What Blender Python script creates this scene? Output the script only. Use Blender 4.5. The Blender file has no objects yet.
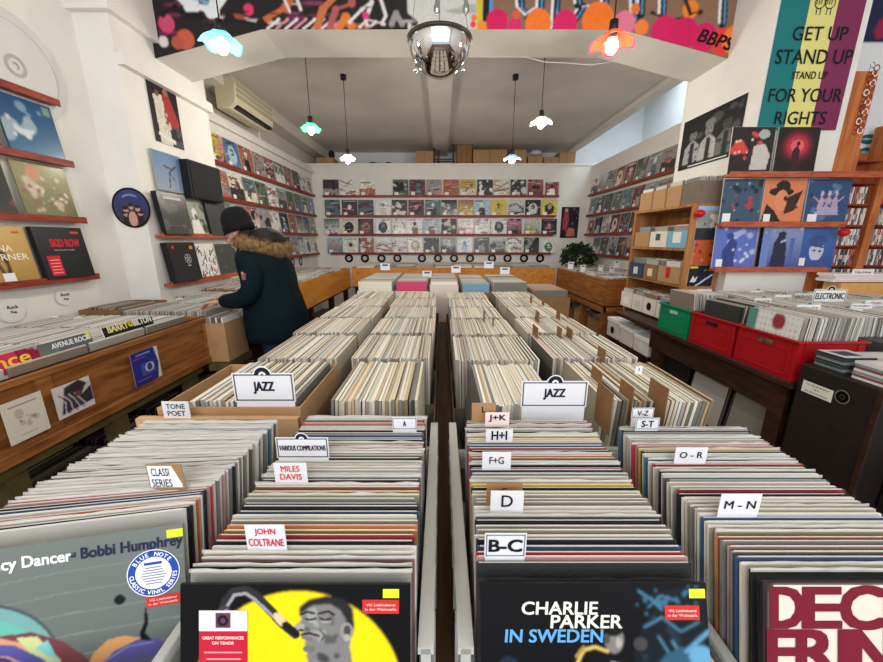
import bpy, bmesh, math, random
import numpy as np
from mathutils import Vector, Matrix, Euler

random.seed(7)
SC = bpy.context.scene
COL = SC.collection
PI = math.pi

# ------------------------------------------------------------ camera, light, exposure
F = 362.0
TH = math.radians(14.1)
CAMZ = 1.45
cam = bpy.data.cameras.new('camera'); cam_o = bpy.data.objects.new('camera', cam); COL.objects.link(cam_o)
cam.sensor_fit = 'HORIZONTAL'; cam.sensor_width = 36.0; cam.lens = F * 36.0 / 883.0
cam.clip_start = 0.02
cam_o.location = (0, 0, CAMZ); cam_o.rotation_euler = (PI / 2 - TH, 0, 0)
SC.camera = cam_o
SC.view_settings.view_transform = 'Standard'
SC.view_settings.look = 'None'
SC.view_settings.gamma = 1.0
SC.view_settings.exposure = 0.0
SC.view_settings.use_curve_mapping = False
w = bpy.data.worlds.new('world'); SC.world = w; w.use_nodes = True
w.node_tree.nodes['Background'].inputs[0].default_value = (0.80, 0.90, 1.0, 1)
w.node_tree.nodes['Background'].inputs[1].default_value = 0.85

def area(name, loc, rot, sx, sy, power, col):
    l = bpy.data.lights.new(name, 'AREA'); l.shape = 'RECTANGLE'; l.size = sx; l.size_y = sy
    l.energy = power; l.color = col
    o = bpy.data.objects.new(name, l); COL.objects.link(o); o.location = loc; o.rotation_euler = rot
    return o
# daylight through the glazed shop front behind the camera
area('shopfront_daylight', (0.4, -2.1, 2.3), (math.radians(78), 0, 0), 5.6, 3.2, 128, (0.98, 0.985, 1.0))
# daylight in the high bay beside the rear room and over the loft
area('side_bay_daylight', (3.7, 5.8, 4.3), (0, math.radians(-12), 0), 1.0, 3.6, 60, (0.78, 0.9, 1.0))

# ------------------------------------------------------------ helpers
def pt(px, py, plane, val):
    dx = (px - 441.5) / F; dy = (331.0 - py) / F
    r = (dx, math.cos(TH) + dy * math.sin(TH), -math.sin(TH) + dy * math.cos(TH))
    if plane == 'x': t = val / r[0]
    elif plane == 'y': t = val / r[1]
    else: t = (val - CAMZ) / r[2]
    return Vector((r[0] * t, r[1] * t, r[2] * t + CAMZ))

def lin(c):
    if isinstance(c, str):
        c = c.lstrip('#'); c = tuple(int(c[i:i + 2], 16) for i in (0, 2, 4))
    return tuple(((x / 255) / 12.92 if x / 255 <= 0.04045 else ((x / 255 + 0.055) / 1.055) ** 2.4) for x in c[:3])

MATS = {}
def mat(name, col=(200, 200, 200), rough=0.6, metal=0.0, kind=None, scale=20.0, amount=0.12, bump=0.0, col2=None, stretch=(1, 1, 1), emit=0, spec=None, coat=0.0):
    if name in MATS: return MATS[name]
    m = bpy.data.materials.new(name); m.use_nodes = True
    nt = m.node_tree; b = nt.nodes['Principled BSDF']
    b.inputs['Roughness'].default_value = rough; b.inputs['Metallic'].default_value = metal
    b.inputs['Specular IOR Level'].default_value = spec if spec is not None else (.5 if metal else .28)
    if coat: b.inputs['Coat Weight'].default_value = coat; b.inputs['Coat Roughness'].default_value = 0.15
    c = lin(col)
    b.inputs['Base Color'].default_value = (*c, 1)
    if kind == 'attr':
        a = nt.nodes.new('ShaderNodeAttribute'); a.attribute_name = 'Col'
        nt.links.new(a.outputs['Color'], b.inputs['Base Color'])
    elif kind in ('noise', 'wood'):
        tc = nt.nodes.new('ShaderNodeTexCoord'); mp = nt.nodes.new('ShaderNodeMapping'); mp.inputs['Scale'].default_value = stretch
        no = nt.nodes.new('ShaderNodeTexNoise'); no.inputs['Scale'].default_value = scale; no.inputs['Detail'].default_value = 5
        if kind == 'wood': no.inputs['Distortion'].default_value = 0.6
        cr = nt.nodes.new('ShaderNodeValToRGB')
        c2 = lin(col2) if col2 else tuple(x * (1 - amount * 2) for x in c)
        cr.color_ramp.elements[0].color = (*c2, 1); cr.color_ramp.elements[1].color = (*c, 1)
        cr.color_ramp.elements[0].position = 0.32; cr.color_ramp.elements[1].position = 0.62
        nt.links.new(tc.outputs['Object'], mp.inputs[0]); nt.links.new(mp.outputs[0], no.inputs['Vector'])
        nt.links.new(no.outputs['Fac'], cr.inputs[0]); nt.links.new(cr.outputs[0], b.inputs['Base Color'])
        if bump:
            bp = nt.nodes.new('ShaderNodeBump'); bp.inputs['Strength'].default_value = bump; bp.inputs['Distance'].default_value = 0.01
            nt.links.new(no.outputs['Fac'], bp.inputs['Height']); nt.links.new(bp.outputs[0], b.inputs['Normal'])
    if emit:
        b.inputs['Emission Color'].default_value = (*c, 1); b.inputs['Emission Strength'].default_value = emit
    MATS[name] = m
    return m

def see_through(name, col, alpha, rough=0.2):
    if name in MATS: return MATS[name]
    m = bpy.data.materials.new(name); m.use_nodes = True
    b = m.node_tree.nodes['Principled BSDF']
    b.inputs['Base Color'].default_value = (*lin(col), 1); b.inputs['Alpha'].default_value = alpha
    b.inputs['Roughness'].default_value = rough; b.inputs['Specular IOR Level'].default_value = 0.2
    MATS[name] = m
    return m

SLEEVE_EDGE = None
def glass_shade(name, col, t=0.35):
    col = tuple(q * .62 for q in col)
    m = bpy.data.materials.new(name); m.use_nodes = True
    nt = m.node_tree; b = nt.nodes['Principled BSDF']
    b.inputs['Base Color'].default_value = (*lin(col), 1); b.inputs['Roughness'].default_value = 0.2
    tr = nt.nodes.new('ShaderNodeBsdfTranslucent'); tr.inputs[0].default_value = (*lin(col), 1)
    mx = nt.nodes.new('ShaderNodeMixShader'); mx.inputs[0].default_value = t
    nt.links.new(b.outputs[0], mx.inputs[1]); nt.links.new(tr.outputs[0], mx.inputs[2])
    nt.links.new(mx.outputs[0], nt.nodes['Material Output'].inputs[0])
    return m

PRINT = mat('printed_card', kind='attr', rough=0.55, spec=0.22)
PAPER = mat('paper_edges', kind='attr', rough=0.75)
GLOSS = mat('glossy_print', kind='attr', rough=0.3, spec=0.3, coat=0.12)
WALL = mat('painted_wall', (233, 230, 223), 0.85, kind='noise', scale=3, amount=0.035)
WALLC = mat('painted_wall_cool', (226, 228, 230), 0.85, kind='noise', scale=3, amount=0.03)
CEIL = mat('painted_ceiling', (214, 209, 200), 0.9, kind='noise', scale=2, amount=0.05)
FLOORM = mat('wooden_floor', (104, 78, 54), 0.5, kind='wood', scale=4, col2=(72, 50, 33), stretch=(8, 0.6, 1))
RED = mat('red_stained_wood', (150, 62, 44), 0.45, kind='wood', scale=9, col2=(112, 38, 28), stretch=(1, 1, 6))
REDL = mat('light_red_wood', (186, 96, 64), 0.5, kind='wood', scale=9, col2=(150, 66, 44), stretch=(1, 1, 6))
PINE = mat('orange_pine', (196, 118, 62), 0.5, kind='wood', scale=5, col2=(160, 84, 40), stretch=(5, 5, 0.6))
OAK = mat('varnished_oak', (158, 102, 54), 0.42, kind='wood', scale=5, col2=(112, 66, 30), stretch=(7, 0.7, 7))
OAKX = mat('varnished_oak_cross', (168, 104, 48), 0.38, kind='wood', scale=5, col2=(128, 74, 30), stretch=(0.7, 7, 7))
ORNG = mat('orange_plywood', (205, 138, 56), 0.5, kind='wood', scale=3, col2=(182, 112, 40), stretch=(5, 0.6, 5))
SHELFW = mat('bookcase_wood', (178, 122, 74), 0.5, kind='wood', scale=5, col2=(140, 88, 48), stretch=(4, 4, 0.5))
DARKW = mat('dark_stained_wood', (62, 38, 26), 0.5, kind='wood', scale=6, col2=(38, 22, 15), stretch=(6, 0.8, 6))
OLIVE = mat('olive_painted_timber', (96, 84, 48), 0.6, kind='noise', scale=14, amount=0.15)
CARD = mat('brown_cardboard', (176, 138, 98), 0.8, kind='noise', scale=18, amount=0.06)
CARDD = mat('darker_cardboard', (142, 104, 70), 0.8, kind='noise', scale=18, amount=0.08)
BLACK = mat('black_plastic', (24, 24, 26), 0.45)
BLACKM = mat('black_board', (34, 27, 23), 0.6, kind='noise', scale=30, amount=0.15)
WHITEP = mat('white_card', (236, 236, 236), 0.5)
WHITEB = mat('white_box_card', (222, 216, 206), 0.7, kind='noise', scale=12, amount=0.03)
CLEAR = see_through('frosted_clear_plastic', (214, 214, 208), 0.62, 0.3)
SLEEVE = see_through('clear_sleeve_film', (120, 120, 118), 0.05, 0.25)
SLEEVE_EDGE = see_through('sleeve_film_edge', (230, 228, 222), 0.42, 0.2)
CHROME = mat('chrome', (225, 225, 225), 0.04, 1.0)
STEEL = mat('brushed_steel', (150, 150, 150), 0.3, 0.9)
REDP = mat('red_plastic', (160, 20, 28), 0.4)
GREENP = mat('green_plastic', (16, 124, 84), 0.35)
BLUEP = mat('blue_plastic', (40, 88, 168), 0.35)
VINYL = mat('black_vinyl', (14, 14, 15), 0.25)

class MB:
    """collects geometry for ONE mesh object; every vertex has a colour and every face a material slot"""
    def __init__(s): s.v = []; s.f = []; s.fm = []; s.c = []; s.mats = []; s.smooth = []
    def slot(s, m):
        if m not in s.mats: s.mats.append(m)
        return s.mats.index(m)
    def add(s, vs, fs, m, col=(0.8, 0.8, 0.8), cols=None, smooth=False):
        k = len(s.v); s.v += [tuple(v) for v in vs]
        s.c += (cols if cols is not None else [col] * len(vs))
        i = s.slot(m)
        for f in fs: s.f.append(tuple(a + k for a in f)); s.fm.append(i); s.smooth.append(smooth)
    def box(s, x0, x1, y0, y1, z0, z1, m, col=(0.8,) * 3, T=None):
        vs = [Vector((x, y, z)) for z in (z0, z1) for y in (y0, y1) for x in (x0, x1)]
        if T is not None: vs = [T @ v for v in vs]
        s.add(vs, [(0, 2, 3, 1), (4, 5, 7, 6), (0, 1, 5, 4), (2, 6, 7, 3), (0, 4, 6, 2), (1, 3, 7, 5)], m, col)
    def cbox(s, x0, x1, y0, y1, z0, z1, m, top, front, side, T=None):
        """box with own colour for top, for the two y faces and for the rest"""
        P = lambda *a: [T @ Vector(p) if T is not None else Vector(p) for p in a]
        q = [(0, 1, 2, 3)]
        s.add(P((x0, y0, z1), (x1, y0, z1), (x1, y1, z1), (x0, y1, z1)), q, m, top)
        s.add(P((x0, y0, z0), (x1, y0, z0), (x1, y0, z1), (x0, y0, z1)), q, m, front)
        s.add(P((x1, y1, z0), (x0, y1, z0), (x0, y1, z1), (x1, y1, z1)), q, m, front)
        s.add(P((x0, y1, z0), (x0, y0, z0), (x0, y0, z1), (x0, y1, z1)), q, m, side)
        s.add(P((x1, y0, z0), (x1, y1, z0), (x1, y1, z1), (x1, y0, z1)), q, m, side)
        s.add(P((x0, y1, z0), (x1, y1, z0), (x1, y0, z0), (x0, y0, z0)), q, m, side)
    def tube(s, pts, rs, m, n=10, col=(0.8,) * 3, caps=True):
        pts = [Vector(p) for p in pts]
        if not isinstance(rs, (list, tuple)): rs = [rs] * len(pts)
        vs = []
        for i, p in enumerate(pts):
            d = (pts[min(i + 1, len(pts) - 1)] - pts[max(i - 1, 0)]).normalized()
            a = d.cross(Vector((0, 0, 1)))
            if a.length < 1e-3: a = d.cross(Vector((1, 0, 0)))
            a.normalize(); b = d.cross(a).normalized()
            for k in range(n):
                t = 2 * PI * k / n; vs.append(p + (a * math.cos(t) + b * math.sin(t)) * rs[i])
        fs = []
        for i in range(len(pts) - 1):
            for k in range(n):
                j = (k + 1) % n; fs.append((i * n + k, i * n + j, (i + 1) * n + j, (i + 1) * n + k))
        if caps: fs += [tuple(range(n))[::-1], tuple((len(pts) - 1) * n + k for k in range(n))]
        s.add(vs, fs, m, col, smooth=True)
    def lathe(s, prof, m, n=24, T=None, wav=None, col=(0.8,) * 3):
        vs = []
        for (r, z) in prof:
            for k in range(n):
                t = 2 * PI * k / n
                rr, zz = (r, z) if wav is None else wav(r, z, t)
                v = Vector((rr * math.cos(t), rr * math.sin(t), zz)); vs.append(T @ v if T is not None else v)
        fs = [(i * n + k, i * n + (k + 1) % n, (i + 1) * n + (k + 1) % n, (i + 1) * n + k) for i in range(len(prof) - 1) for k in range(n)]
        s.add(vs, fs, m, col, smooth=True)
    def ell(s, c, r, m, n=16, k=10, col=(0.8,) * 3, T=None, wob=0):
        vs = []; fs = []
        for i in range(k + 1):
            p = PI * i / k
            for j in range(n):
                t = 2 * PI * j / n; q = 1 + (random.uniform(-wob, wob) if wob else 0)
                v = Vector((c[0] + r[0] * math.sin(p) * math.cos(t) * q, c[1] + r[1] * math.sin(p) * math.sin(t) * q, c[2] + r[2] * math.cos(p) * q))
                vs.append(T @ v if T is not None else v)
        for i in range(k):
            for j in range(n): fs.append((i * n + j, (i + 1) * n + j, (i + 1) * n + (j + 1) % n, i * n + (j + 1) % n))
        s.add(vs, fs, m, col, smooth=True)
    def canvas(s, cv, x0, x1, z0, z1, y, m, T=None, warp=None):
        """painted print facing -Y"""
        if cv.a.shape[1] >= 60: cv.soft()
        h, w_, _ = cv.a.shape; vs = []; cols = []
        for j in range(h):
            for i in range(w_):
                x = x0 + (x1 - x0) * i / (w_ - 1); z = z0 + (z1 - z0) * j / (h - 1)
                if warp: x, z = warp(i / (w_ - 1), j / (h - 1))
                v = Vector((x, y, z)); vs.append(T @ v if T is not None else v)
                cols.append(tuple(cv.a[j, i]))
        fs = [(j * w_ + i, j * w_ + i + 1, (j + 1) * w_ + i + 1, (j + 1) * w_ + i) for j in range(h - 1) for i in range(w_ - 1)]
        s.add(vs, fs, m, cols=cols)
    def text(s, t, cx, cz, w_, h, y, m, col=(0, 0, 0), bold=0.0, rot=0.0, shear=0.0, T=None, align='C'):
        """lettering facing -Y, fitted to width w_ and height h (None keeps the proportion)"""
        me = text_mesh(t, 0.0, shear); full = me
        vs = np.array([v.co[:] for v in me.vertices])
        if len(vs) == 0: return
        mn = vs.min(0); mx = vs.max(0); sz = mx - mn
        if h is None: h = w_ * sz[1] / sz[0]
        if w_ is None: w_ = h * sz[0] / sz[1]
        bold = max(bold, 0) * .8 + .012; offs = [(i * bold * h, j * bold * h * .7) for i in (-1, 0, 1) for j in (-1, 1)] if bold > 0 else [(0, 0)]
        for kk, (ox, oz) in enumerate(offs):
          out = []
          for v in vs:
              a = ((v[0] - mn[0]) / sz[0] - (0.5 if align == 'C' else 0)) * w_ + ox; b = ((v[1] - mn[1]) / sz[1] - 0.5) * h + oz
              x = cx + a * math.cos(rot) - b * math.sin(rot); z = cz + a * math.sin(rot) + b * math.cos(rot)
              q = Vector((x, y - .00004 * kk, z)); out.append(T @ q if T is not None else q)
          s.add(out, [tuple(p.vertices) for p in me.polygons], m, lin(col))
    def poly(s, pts, y, m, col, T=None):
        vs = [Vector((p[0], y, p[1])) for p in pts]
        if T is not None: vs = [T @ v for v in vs]
        s.add(vs, [tuple(range(len(vs)))], m, lin(col))
    def disc(s, cx, cz, r0, r1, y, m, col, n=28, T=None):
        vs = []
        for r in (r0, r1):
            for k in range(n):
                t = 2 * PI * k / n; v = Vector((cx + r * math.cos(t), y, cz + r * math.sin(t))); vs.append(T @ v if T is not None else v)
        s.add(vs, [(k, (k + 1) % n, n + (k + 1) % n, n + k) for k in range(n)], m, lin(col))
    def build(s, name, parent=None, loc=None, rot=None, bevel=0):
        me = bpy.data.meshes.new(name); me.from_pydata(s.v, [], s.f)
        for m in s.mats: me.materials.append(m)
        me.polygons.foreach_set('material_index', s.fm); me.polygons.foreach_set('use_smooth', s.smooth)
        ca = me.color_attributes.new('Col', 'FLOAT_COLOR', 'POINT')
        ca.data.foreach_set('color', np.hstack([np.array(s.c, dtype=np.float32).reshape(-1, 3), np.ones((len(s.c), 1), dtype=np.float32)]).ravel())
        me.update()
        o = bpy.data.objects.new(name, me); COL.objects.link(o)
        if parent is not None: o.parent = parent
        if loc is not None: o.location = loc
        if rot is not None: o.rotation_euler = rot
        if bevel:
            b = o.modifiers.new('bevel', 'BEVEL'); b.width = bevel; b.segments = 2; b.limit_method = 'ANGLE'
        return o

TXT = {}
def text_mesh(t, bold, shear):
    k = (t, bold, shear)
    if k not in TXT:
        cu = bpy.data.curves.new('lettering', 'FONT'); cu.body = t; cu.offset = bold; cu.shear = shear; cu.resolution_u = 3
        cu.fill_mode = 'FRONT'
        o = bpy.data.objects.new('lettering', cu)
        TXT[k] = bpy.data.meshes.new_from_object(o)
        bpy.data.objects.remove(o)
    return TXT[k]

class CV:
    """a small painted print: u right, v up, both 0..1"""
    def __init__(s, w_, h, bg=(255, 255, 255)):
        s.a = np.zeros((h, w_, 3)); s.a[:] = lin(bg)
        s.V, s.U = np.mgrid[0:1:h * 1j, 0:1:w_ * 1j]; s.asp = w_ / h
    def put(s, mk, c): s.a[mk] = lin(c); return s
    def soft(s):
        p = np.pad(s.a, ((1, 1), (1, 1), (0, 0)), mode='edge')
        s.a = (p[1:-1, 1:-1] * 4 + (p[:-2, 1:-1] + p[2:, 1:-1] + p[1:-1, :-2] + p[1:-1, 2:]) * 2 + p[:-2, :-2] + p[:-2, 2:] + p[2:, :-2] + p[2:, 2:]) / 16
        return s
    def ell(s, cx, cy, rx, ry, c, rot=0):
        x = s.U - cx; y = s.V - cy; a = x * math.cos(rot) + y * math.sin(rot); b = -x * math.sin(rot) + y * math.cos(rot)
        return s.put((a / rx) ** 2 + (b / ry) ** 2 < 1, c)
    def rect(s, a, b, c_, d, c): return s.put((s.U >= a) & (s.U <= b) & (s.V >= c_) & (s.V <= d), c)
    def poly(s, pts, c):
        inside = np.zeros(s.U.shape, bool); n = len(pts)
        for i in range(n):
            x1, y1 = pts[i]; x2, y2 = pts[(i + 1) % n]
            if y1 == y2: continue
            cond = ((s.V < y1) != (s.V < y2)) & (s.U < (x2 - x1) * (s.V - y1) / (y2 - y1) + x1)
            inside ^= cond
        return s.put(inside, c)
    def line(s, pts, wd, c):
        for (x1, y1), (x2, y2) in zip(pts[:-1], pts[1:]):
            dx, dy = x2 - x1, y2 - y1; L = dx * dx + dy * dy + 1e-9
            t = np.clip(((s.U - x1) * dx + (s.V - y1) * dy) / L, 0, 1)
            dd = ((s.U - x1 - t * dx) * s.asp) ** 2 + (s.V - y1 - t * dy) ** 2
            s.put(dd < wd * wd / 4, c)
        return s
    def grad(s, c0, c1, ax='v'):
        t = (s.V if ax == 'v' else s.U)[..., None]; s.a[:] = np.array(lin(c0)) * (1 - t) + np.array(lin(c1)) * t; return s
    def speck(s, amt, rng):
        s.a *= (1 + rng.uniform(-amt, amt, s.U.shape))[..., None]; s.a = np.clip(s.a, 0, 1); return s
    def cloud(s, c, rng, n=6, size=.2, thr=.5, box=(0, 1, 0, 1)):
        f = np.zeros(s.U.shape)
        for _ in range(n):
            cx = rng.uniform(box[0], box[1]); cy = rng.uniform(box[2], box[3]); r = size * rng.uniform(.4, 1)
            f += np.exp(-(((s.U - cx) / r) ** 2 + ((s.V - cy) / r) ** 2))
        t = np.clip((f - thr) * 3, 0, 1)[..., None]; s.a = s.a * (1 - t) + np.array(lin(c)) * t; return s

def random_art(cv, cols, rng):
    """loose abstract sleeve design in the given colours"""
    k = rng.integers(0, 6)
    def mute(c):
        g_ = sum(c) / 3; return tuple(min(235, (q * .72 + g_ * .28) * 1.04 + 4) for q in c)
    cols = [mute(c) for c in cols]; cv.a[:] = lin(cols[0])
    if k == 0:
        cv.grad(cols[0], cols[1]); cv.cloud(cols[2], rng, 7, .18, .45)
    elif k == 1:
        cv.ell(.5, .45, .3, .36, cols[1]); cv.ell(.5, .55, .12, .15, cols[2]); cv.rect(.1, .9, .88, .93, cols[2])
    elif k == 2:
        for i in range(6):
            y = rng.uniform(0, 1); cv.line([(0, y), (.5, y + rng.uniform(-.3, .3)), (1, y + rng.uniform(-.3, .3))], rng.uniform(.03, .12), cols[1 + i % 2])
    elif k == 3:
        cv.ell(.5, .68, .11, .13, cols[2]); cv.poly([(.25, 0), (.32, .5), (.68, .5), (.75, 0)], cols[1]); cv.rect(.08, .6, .9, .95, cols[1])
    elif k == 4:
        cv.cloud(cols[1], rng, 9, .16, .4); cv.cloud(cols[2], rng, 6, .1, .5)
    else:
        cv.rect(0, 1, 0, .45, cols[1]); cv.cloud(cols[2], rng, 7, .14, .45, (.2, .8, .1, .8)); cv.rect(.1, .7, .8, .86, cols[2])
    for i in range(3):
        if rng.random() < .6:
            a, b = rng.uniform(.05, .5), rng.uniform(.05, .9); cv.rect(a, a + rng.uniform(.1, .45), b, b + .05, cols[rng.integers(1, 3)])
    cv.cloud(tuple(q * .55 for q in cols[0]), rng, 3, .08, .6); cv.cloud(cols[1], rng, 5, .05, .5); cv.cloud((205, 203, 198), rng, 3, .04, .6)
    for i in range(2):
        y_ = rng.uniform(.05, .95); cv.line([(rng.uniform(0, .5), y_), (rng.uniform(.5, 1), y_ + rng.uniform(-.2, .2))], .03, (40, 38, 40) if i else (216, 214, 208))
    cv.speck(.4, rng)
    return cv

def tag(o, label=None, cat=None, group=None, kind=None):
    if label: o['label'] = label
    if cat: o['category'] = cat
    if group: o['group'] = group
    if kind: o['kind'] = kind
    return o
def thing(name, label, cat, loc=(0, 0, 0), rotz=0, group=None):
    o = bpy.data.objects.new(name, None); COL.objects.link(o); o.empty_display_size = 0.05
    o.location = loc; o.rotation_euler = (0, 0, rotz)
    return tag(o, label, cat, group)
def struct(mb, name, **k):
    return tag(mb.build(name, **k), kind='structure')
def nth(n):
    return ORD[n - 1] if n <= 12 else '%d%s' % (n, {1: 'st', 2: 'nd', 3: 'rd'}.get(n % 10 if n not in (11, 12, 13) else 0, 'th'))
ORD = ['first', 'second', 'third', 'fourth', 'fifth', 'sixth', 'seventh', 'eighth', 'ninth', 'tenth', 'eleventh', 'twelfth', 'thirteenth', 'fourteenth', 'fifteenth', 'sixteenth']

# ------------------------------------------------------------ the room
def B(name, boxes, m, **k):
    mb = MB()
    for b in boxes: mb.box(*b, m)
    return struct(mb, name, **k)
YP, YB0, YB1 = 2.95, 3.36, 3.81           # pier face, beam front, beam back
B('floor', [(-3.2, 4.6, -2.2, 8.9, -0.05, 0)], FLOORM)
B('wall_left_front', [(-2.75, -2.55, -2.2, YP, 0, 4.0)], WALL)
B('wall_left_rear', [(-2.75, -2.6, 3.98, 7.85, 0, 2.86)], WALL)
B('wall_left_upper', [(-3.0, -2.75, 3.98, 8.9, 0, 3.4)], CEIL)
B('wall_back', [(-2.75, 3.15, 7.80, 7.95, 0, 2.92)], WALL)
B('wall_back_upper', [(-3.0, 4.6, 8.75, 8.9, 0, 4.7)], WALLC)
B('wall_right_rear', [(3.0, 3.15, 3.8, 7.8, 0, 2.88)], WALL)
B('wall_right_upper', [(4.4, 4.6, 3.8, 8.75, 0, 4.7)], WALLC)
B('wall_right_front', [(3.9, 4.1, -2.2, 3.2, 0, 4.0)], WALL)
B('wall_right_recess', [(2.95, 3.9, 3.18, 3.3, 0, 4.0)], WALLC)
B('wall_left_pier', [(-3.0, -2.30, YP, 3.98, 0, 2.97), (-3.0, -2.25, 2.90, 3.98, 2.97, 4.0)], WALL)
B('wall_right_pier', [(2.30, 2.95, YP, 3.85, 0, 4.0), (2.95, 4.6, 3.3, 3.85, 0, 4.0)], WALL)
B('trim_1', [(-2.30, -2.245, 2.95, 3.98, 2.66, 2.74)], WALL)
B('trim_2', [(-2.60, -2.55, 3.98, 7.8, 2.74, 2.80)], WALL)
B('ceiling_front', [(-2.75, 4.1, -2.2, YB0, 4.0, 4.1)], CEIL)
B('ceiling_rear', [(-3.0, 2.86, YB1, 8.75, 3.33, 3.45), (-2.75, -2.48, YB1, 8.75, 3.16, 3.33), (2.70, 2.86, YB1, 8.75, 3.27, 3.33),
                   (2.86, 4.6, YB1, 8.9, 4.6, 4.7), (2.80, 2.86, YB1, 8.75, 3.45, 4.6)], CEIL)
B('trim_3', [(-0.16, 0.13, YB1, 8.7, 3.25, 3.33)], CEIL)
B('trim_4', [(-2.75, 3.15, 7.78, 7.80, 2.89, 2.93)], WALL)
B('wall_loft_floor', [(-2.75, 3.15, 7.95, 8.75, 2.80, 2.90)], WALL)

# main cross beam with haunches, graffiti on its front
def beam_z(x):
    a = abs(x)
    return 3.065 if a < 1.42 else 3.065 - (a - 1.42) / (2.3 - 1.42) * 0.20
mb = MB()
xs = [-2.3, -1.42, 1.42, 2.3]
vs = []
for x in xs: vs += [(x, YB0, beam_z(x)), (x, YB1, beam_z(x)), (x, YB0, 4.05), (x, YB1, 4.05)]
fs = []
for i in range(3):
    a = i * 4; b = a + 4
    fs += [(a, b, b + 1, a + 1), (a + 1, b + 1, b + 3, a + 3), (a + 2, b + 2, b, a)]
mb.add(vs, fs, CEIL)
struct(mb, 'trim_5')

rng = np.random.default_rng(3)
g = CV(900, 150, (36, 32, 34))
GX0, GX1, GZ0, GZ1 = -2.3, 2.3, 2.865, 3.62
def G(px, py):
    p = pt(px, py, 'y', YB0); return ((p.x - GX0) / (GX1 - GX0), (p.z - GZ0) / (GZ1 - GZ0))
def gl(pts, wd, c): g.line([G(*p) for p in pts], wd / 97 / .755 * .76, c)
def gc(px, py, r, c):
    u, v = G(px, py); k = 0.0079 * r; g.ell(u, v, k / 4.6, k / .755, c)
for i, c in enumerate([(120, 40, 84), (150, 80, 60), (190, 190, 196), (90, 60, 70), (60, 60, 66), (130, 60, 100)] * 2):
    g.cloud(c, rng, 5, .035, .5, (0, .37, 0, 1))
gl([(180, -6), (192, 6), (212, 10), (220, -2)], 16, (226, 228, 232)); gl([(192, -2), (206, 2)], 7, (120, 170, 200))
gc(164, 42, 5, (214, 210, 204)); gc(167, 24, 8, (206, 72, 116)); gc(186, 40, 9, (196, 92, 70)); gc(178, 43, 6, (180, 84, 66))
gl([(163, 14), (176, 8), (186, 16), (203, 16)], 7, (26, 22, 26))
gc(249, 10, 5, (214, 60, 110))
gl([(230, 20), (262, 26), (300, 30), (320, 30)], 12, (30, 26, 28))
for k in range(8): gl([(268 + k * 9, 29), (279 + k * 9, 20)], 3.4, [(236, 226, 224), (222, 150, 160)][k % 2])
gl([(268, 18), (286, 8), (292, -4)], 9, (196, 104, 58)); gl([(284, -2), (290, 12)], 2.5, (230, 225, 220)); gl([(296, -4), (301, 10)], 3, (230, 225, 220))
gl([(318, 26), (323, 10), (336, -4)], 8, (200, 112, 66)); gl([(330, 28), (336, 10), (352, 4), (352, -4)], 7, (176, 90, 92))
gl([(338, 30), (346, 18), (352, 26)], 9, (220, 122, 52)); gl([(350, 22), (362, 10), (372, 2), (366, 20), (384, 24)], 4, (226, 220, 220))
gc(366, 16, 3.4, (224, 60, 130)); gl([(360, 27), (366, 22), (368, 28), (376, 23)], 3.5, (232, 216, 214))
gl([(380, -3), (386, 16), (382, 24)], 3.4, (226, 220, 220)); gl([(392, 24), (396, 14), (402, 24)], 6, (150, 148, 146))
# plain grey-white middle
a, b = G(408, 31)[0], G(478, 31)[0]; g.rect(a, b, 0, 1, (206, 206, 204))
gl([(400, 0), (404, 14), (414, 22)], 8, (40, 36, 38)); g.cloud((170, 168, 166), rng, 5, .03, .6, (a, b, .2, .6))
# right half letters
a, b = G(478, 31)[0], G(770, 31)[0]; g.rect(a, 1, 0, 1, (134, 104, 84))
gl([(480, 30), (480, -70)], 7, (212, 186, 60)); gl([(487, 22), (488, -70)], 9, (24, 24, 30)); gl([(491, 16), (491, -70)], 3, (90, 150, 210))
for (p, wd) in (([(520, -48), (520, 8), (528, 16), (540, 8), (541, -48)], 9), ([(554, 30), (560, -48)], 8), ([(574, 20), (582, 8), (604, 6), (612, -48)], 9),
                ([(574, -48), (578, 4)], 9), ([(634, 20), (632, -48)], 9), ([(642, -48), (640, 14)], 9), ([(662, 14), (664, -48)], 8), ([(722, 24), (726, -48)], 8), ([(744, 24), (754, 6), (756, -48)], 9)):
    gl(p, wd, (22, 22, 28)); gl([(q[0] - 3.4, q[1] - 1) for q in p], 2.6, (230, 228, 226)); gl([(q[0] + 1.6, q[1]) for q in p], 1.8, (80, 150, 204))
gl([(652, 14), (672, 20), (700, 14)], 5, (26, 24, 28)); gc(635, 9, 4.5, (230, 120, 40)); gc(690, 10, 8, (232, 130, 40)); gl([(684, -2), (690, 14), (700, 12)], 4, (30, 26, 28))
for (x, y, r, c) in ((474, 18, 3, (238, 120, 60)), (473, 25, 3, (230, 60, 90)), (482, 27, 5, (240, 140, 50)), (497, 22, 11, (212, 28, 92)), (515, 26, 7, (214, 40, 110)), (516, 15, 4, (220, 90, 60)),
                     (538, 24, 13, (238, 120, 44)), (565, 24, 12, (214, 34, 98)), (598, 21, 16, (242, 120, 40)), (624, 24, 11, (228, 120, 150)), (641, 28, 7, (238, 128, 60)),
                     (664, 32, 14, (210, 30, 96)), (684, 34, 14, (206, 26, 92)), (704, 38, 13, (208, 28, 92)), (722, 42, 12, (226, 60, 60)), (736, 40, 14, (242, 130, 40)), (748, 34, 10, (240, 170, 60))):
    gc(x, y, r, c)
for _ in range(4):
    g.cloud((20, 16, 20), rng, 10, .02, .6, (0, .42, .1, 1)); g.cloud((216, 214, 214), rng, 3, .012, .6, (0, .42, .1, .9))
g.speck(.16, rng); g.soft()
mb = MB()
def gw(u, v):
    x = GX0 + (GX1 - GX0) * u; z = GZ0 + (GZ1 - GZ0) * v; return x, max(z, beam_z(x) + 0.001 * v)
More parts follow.
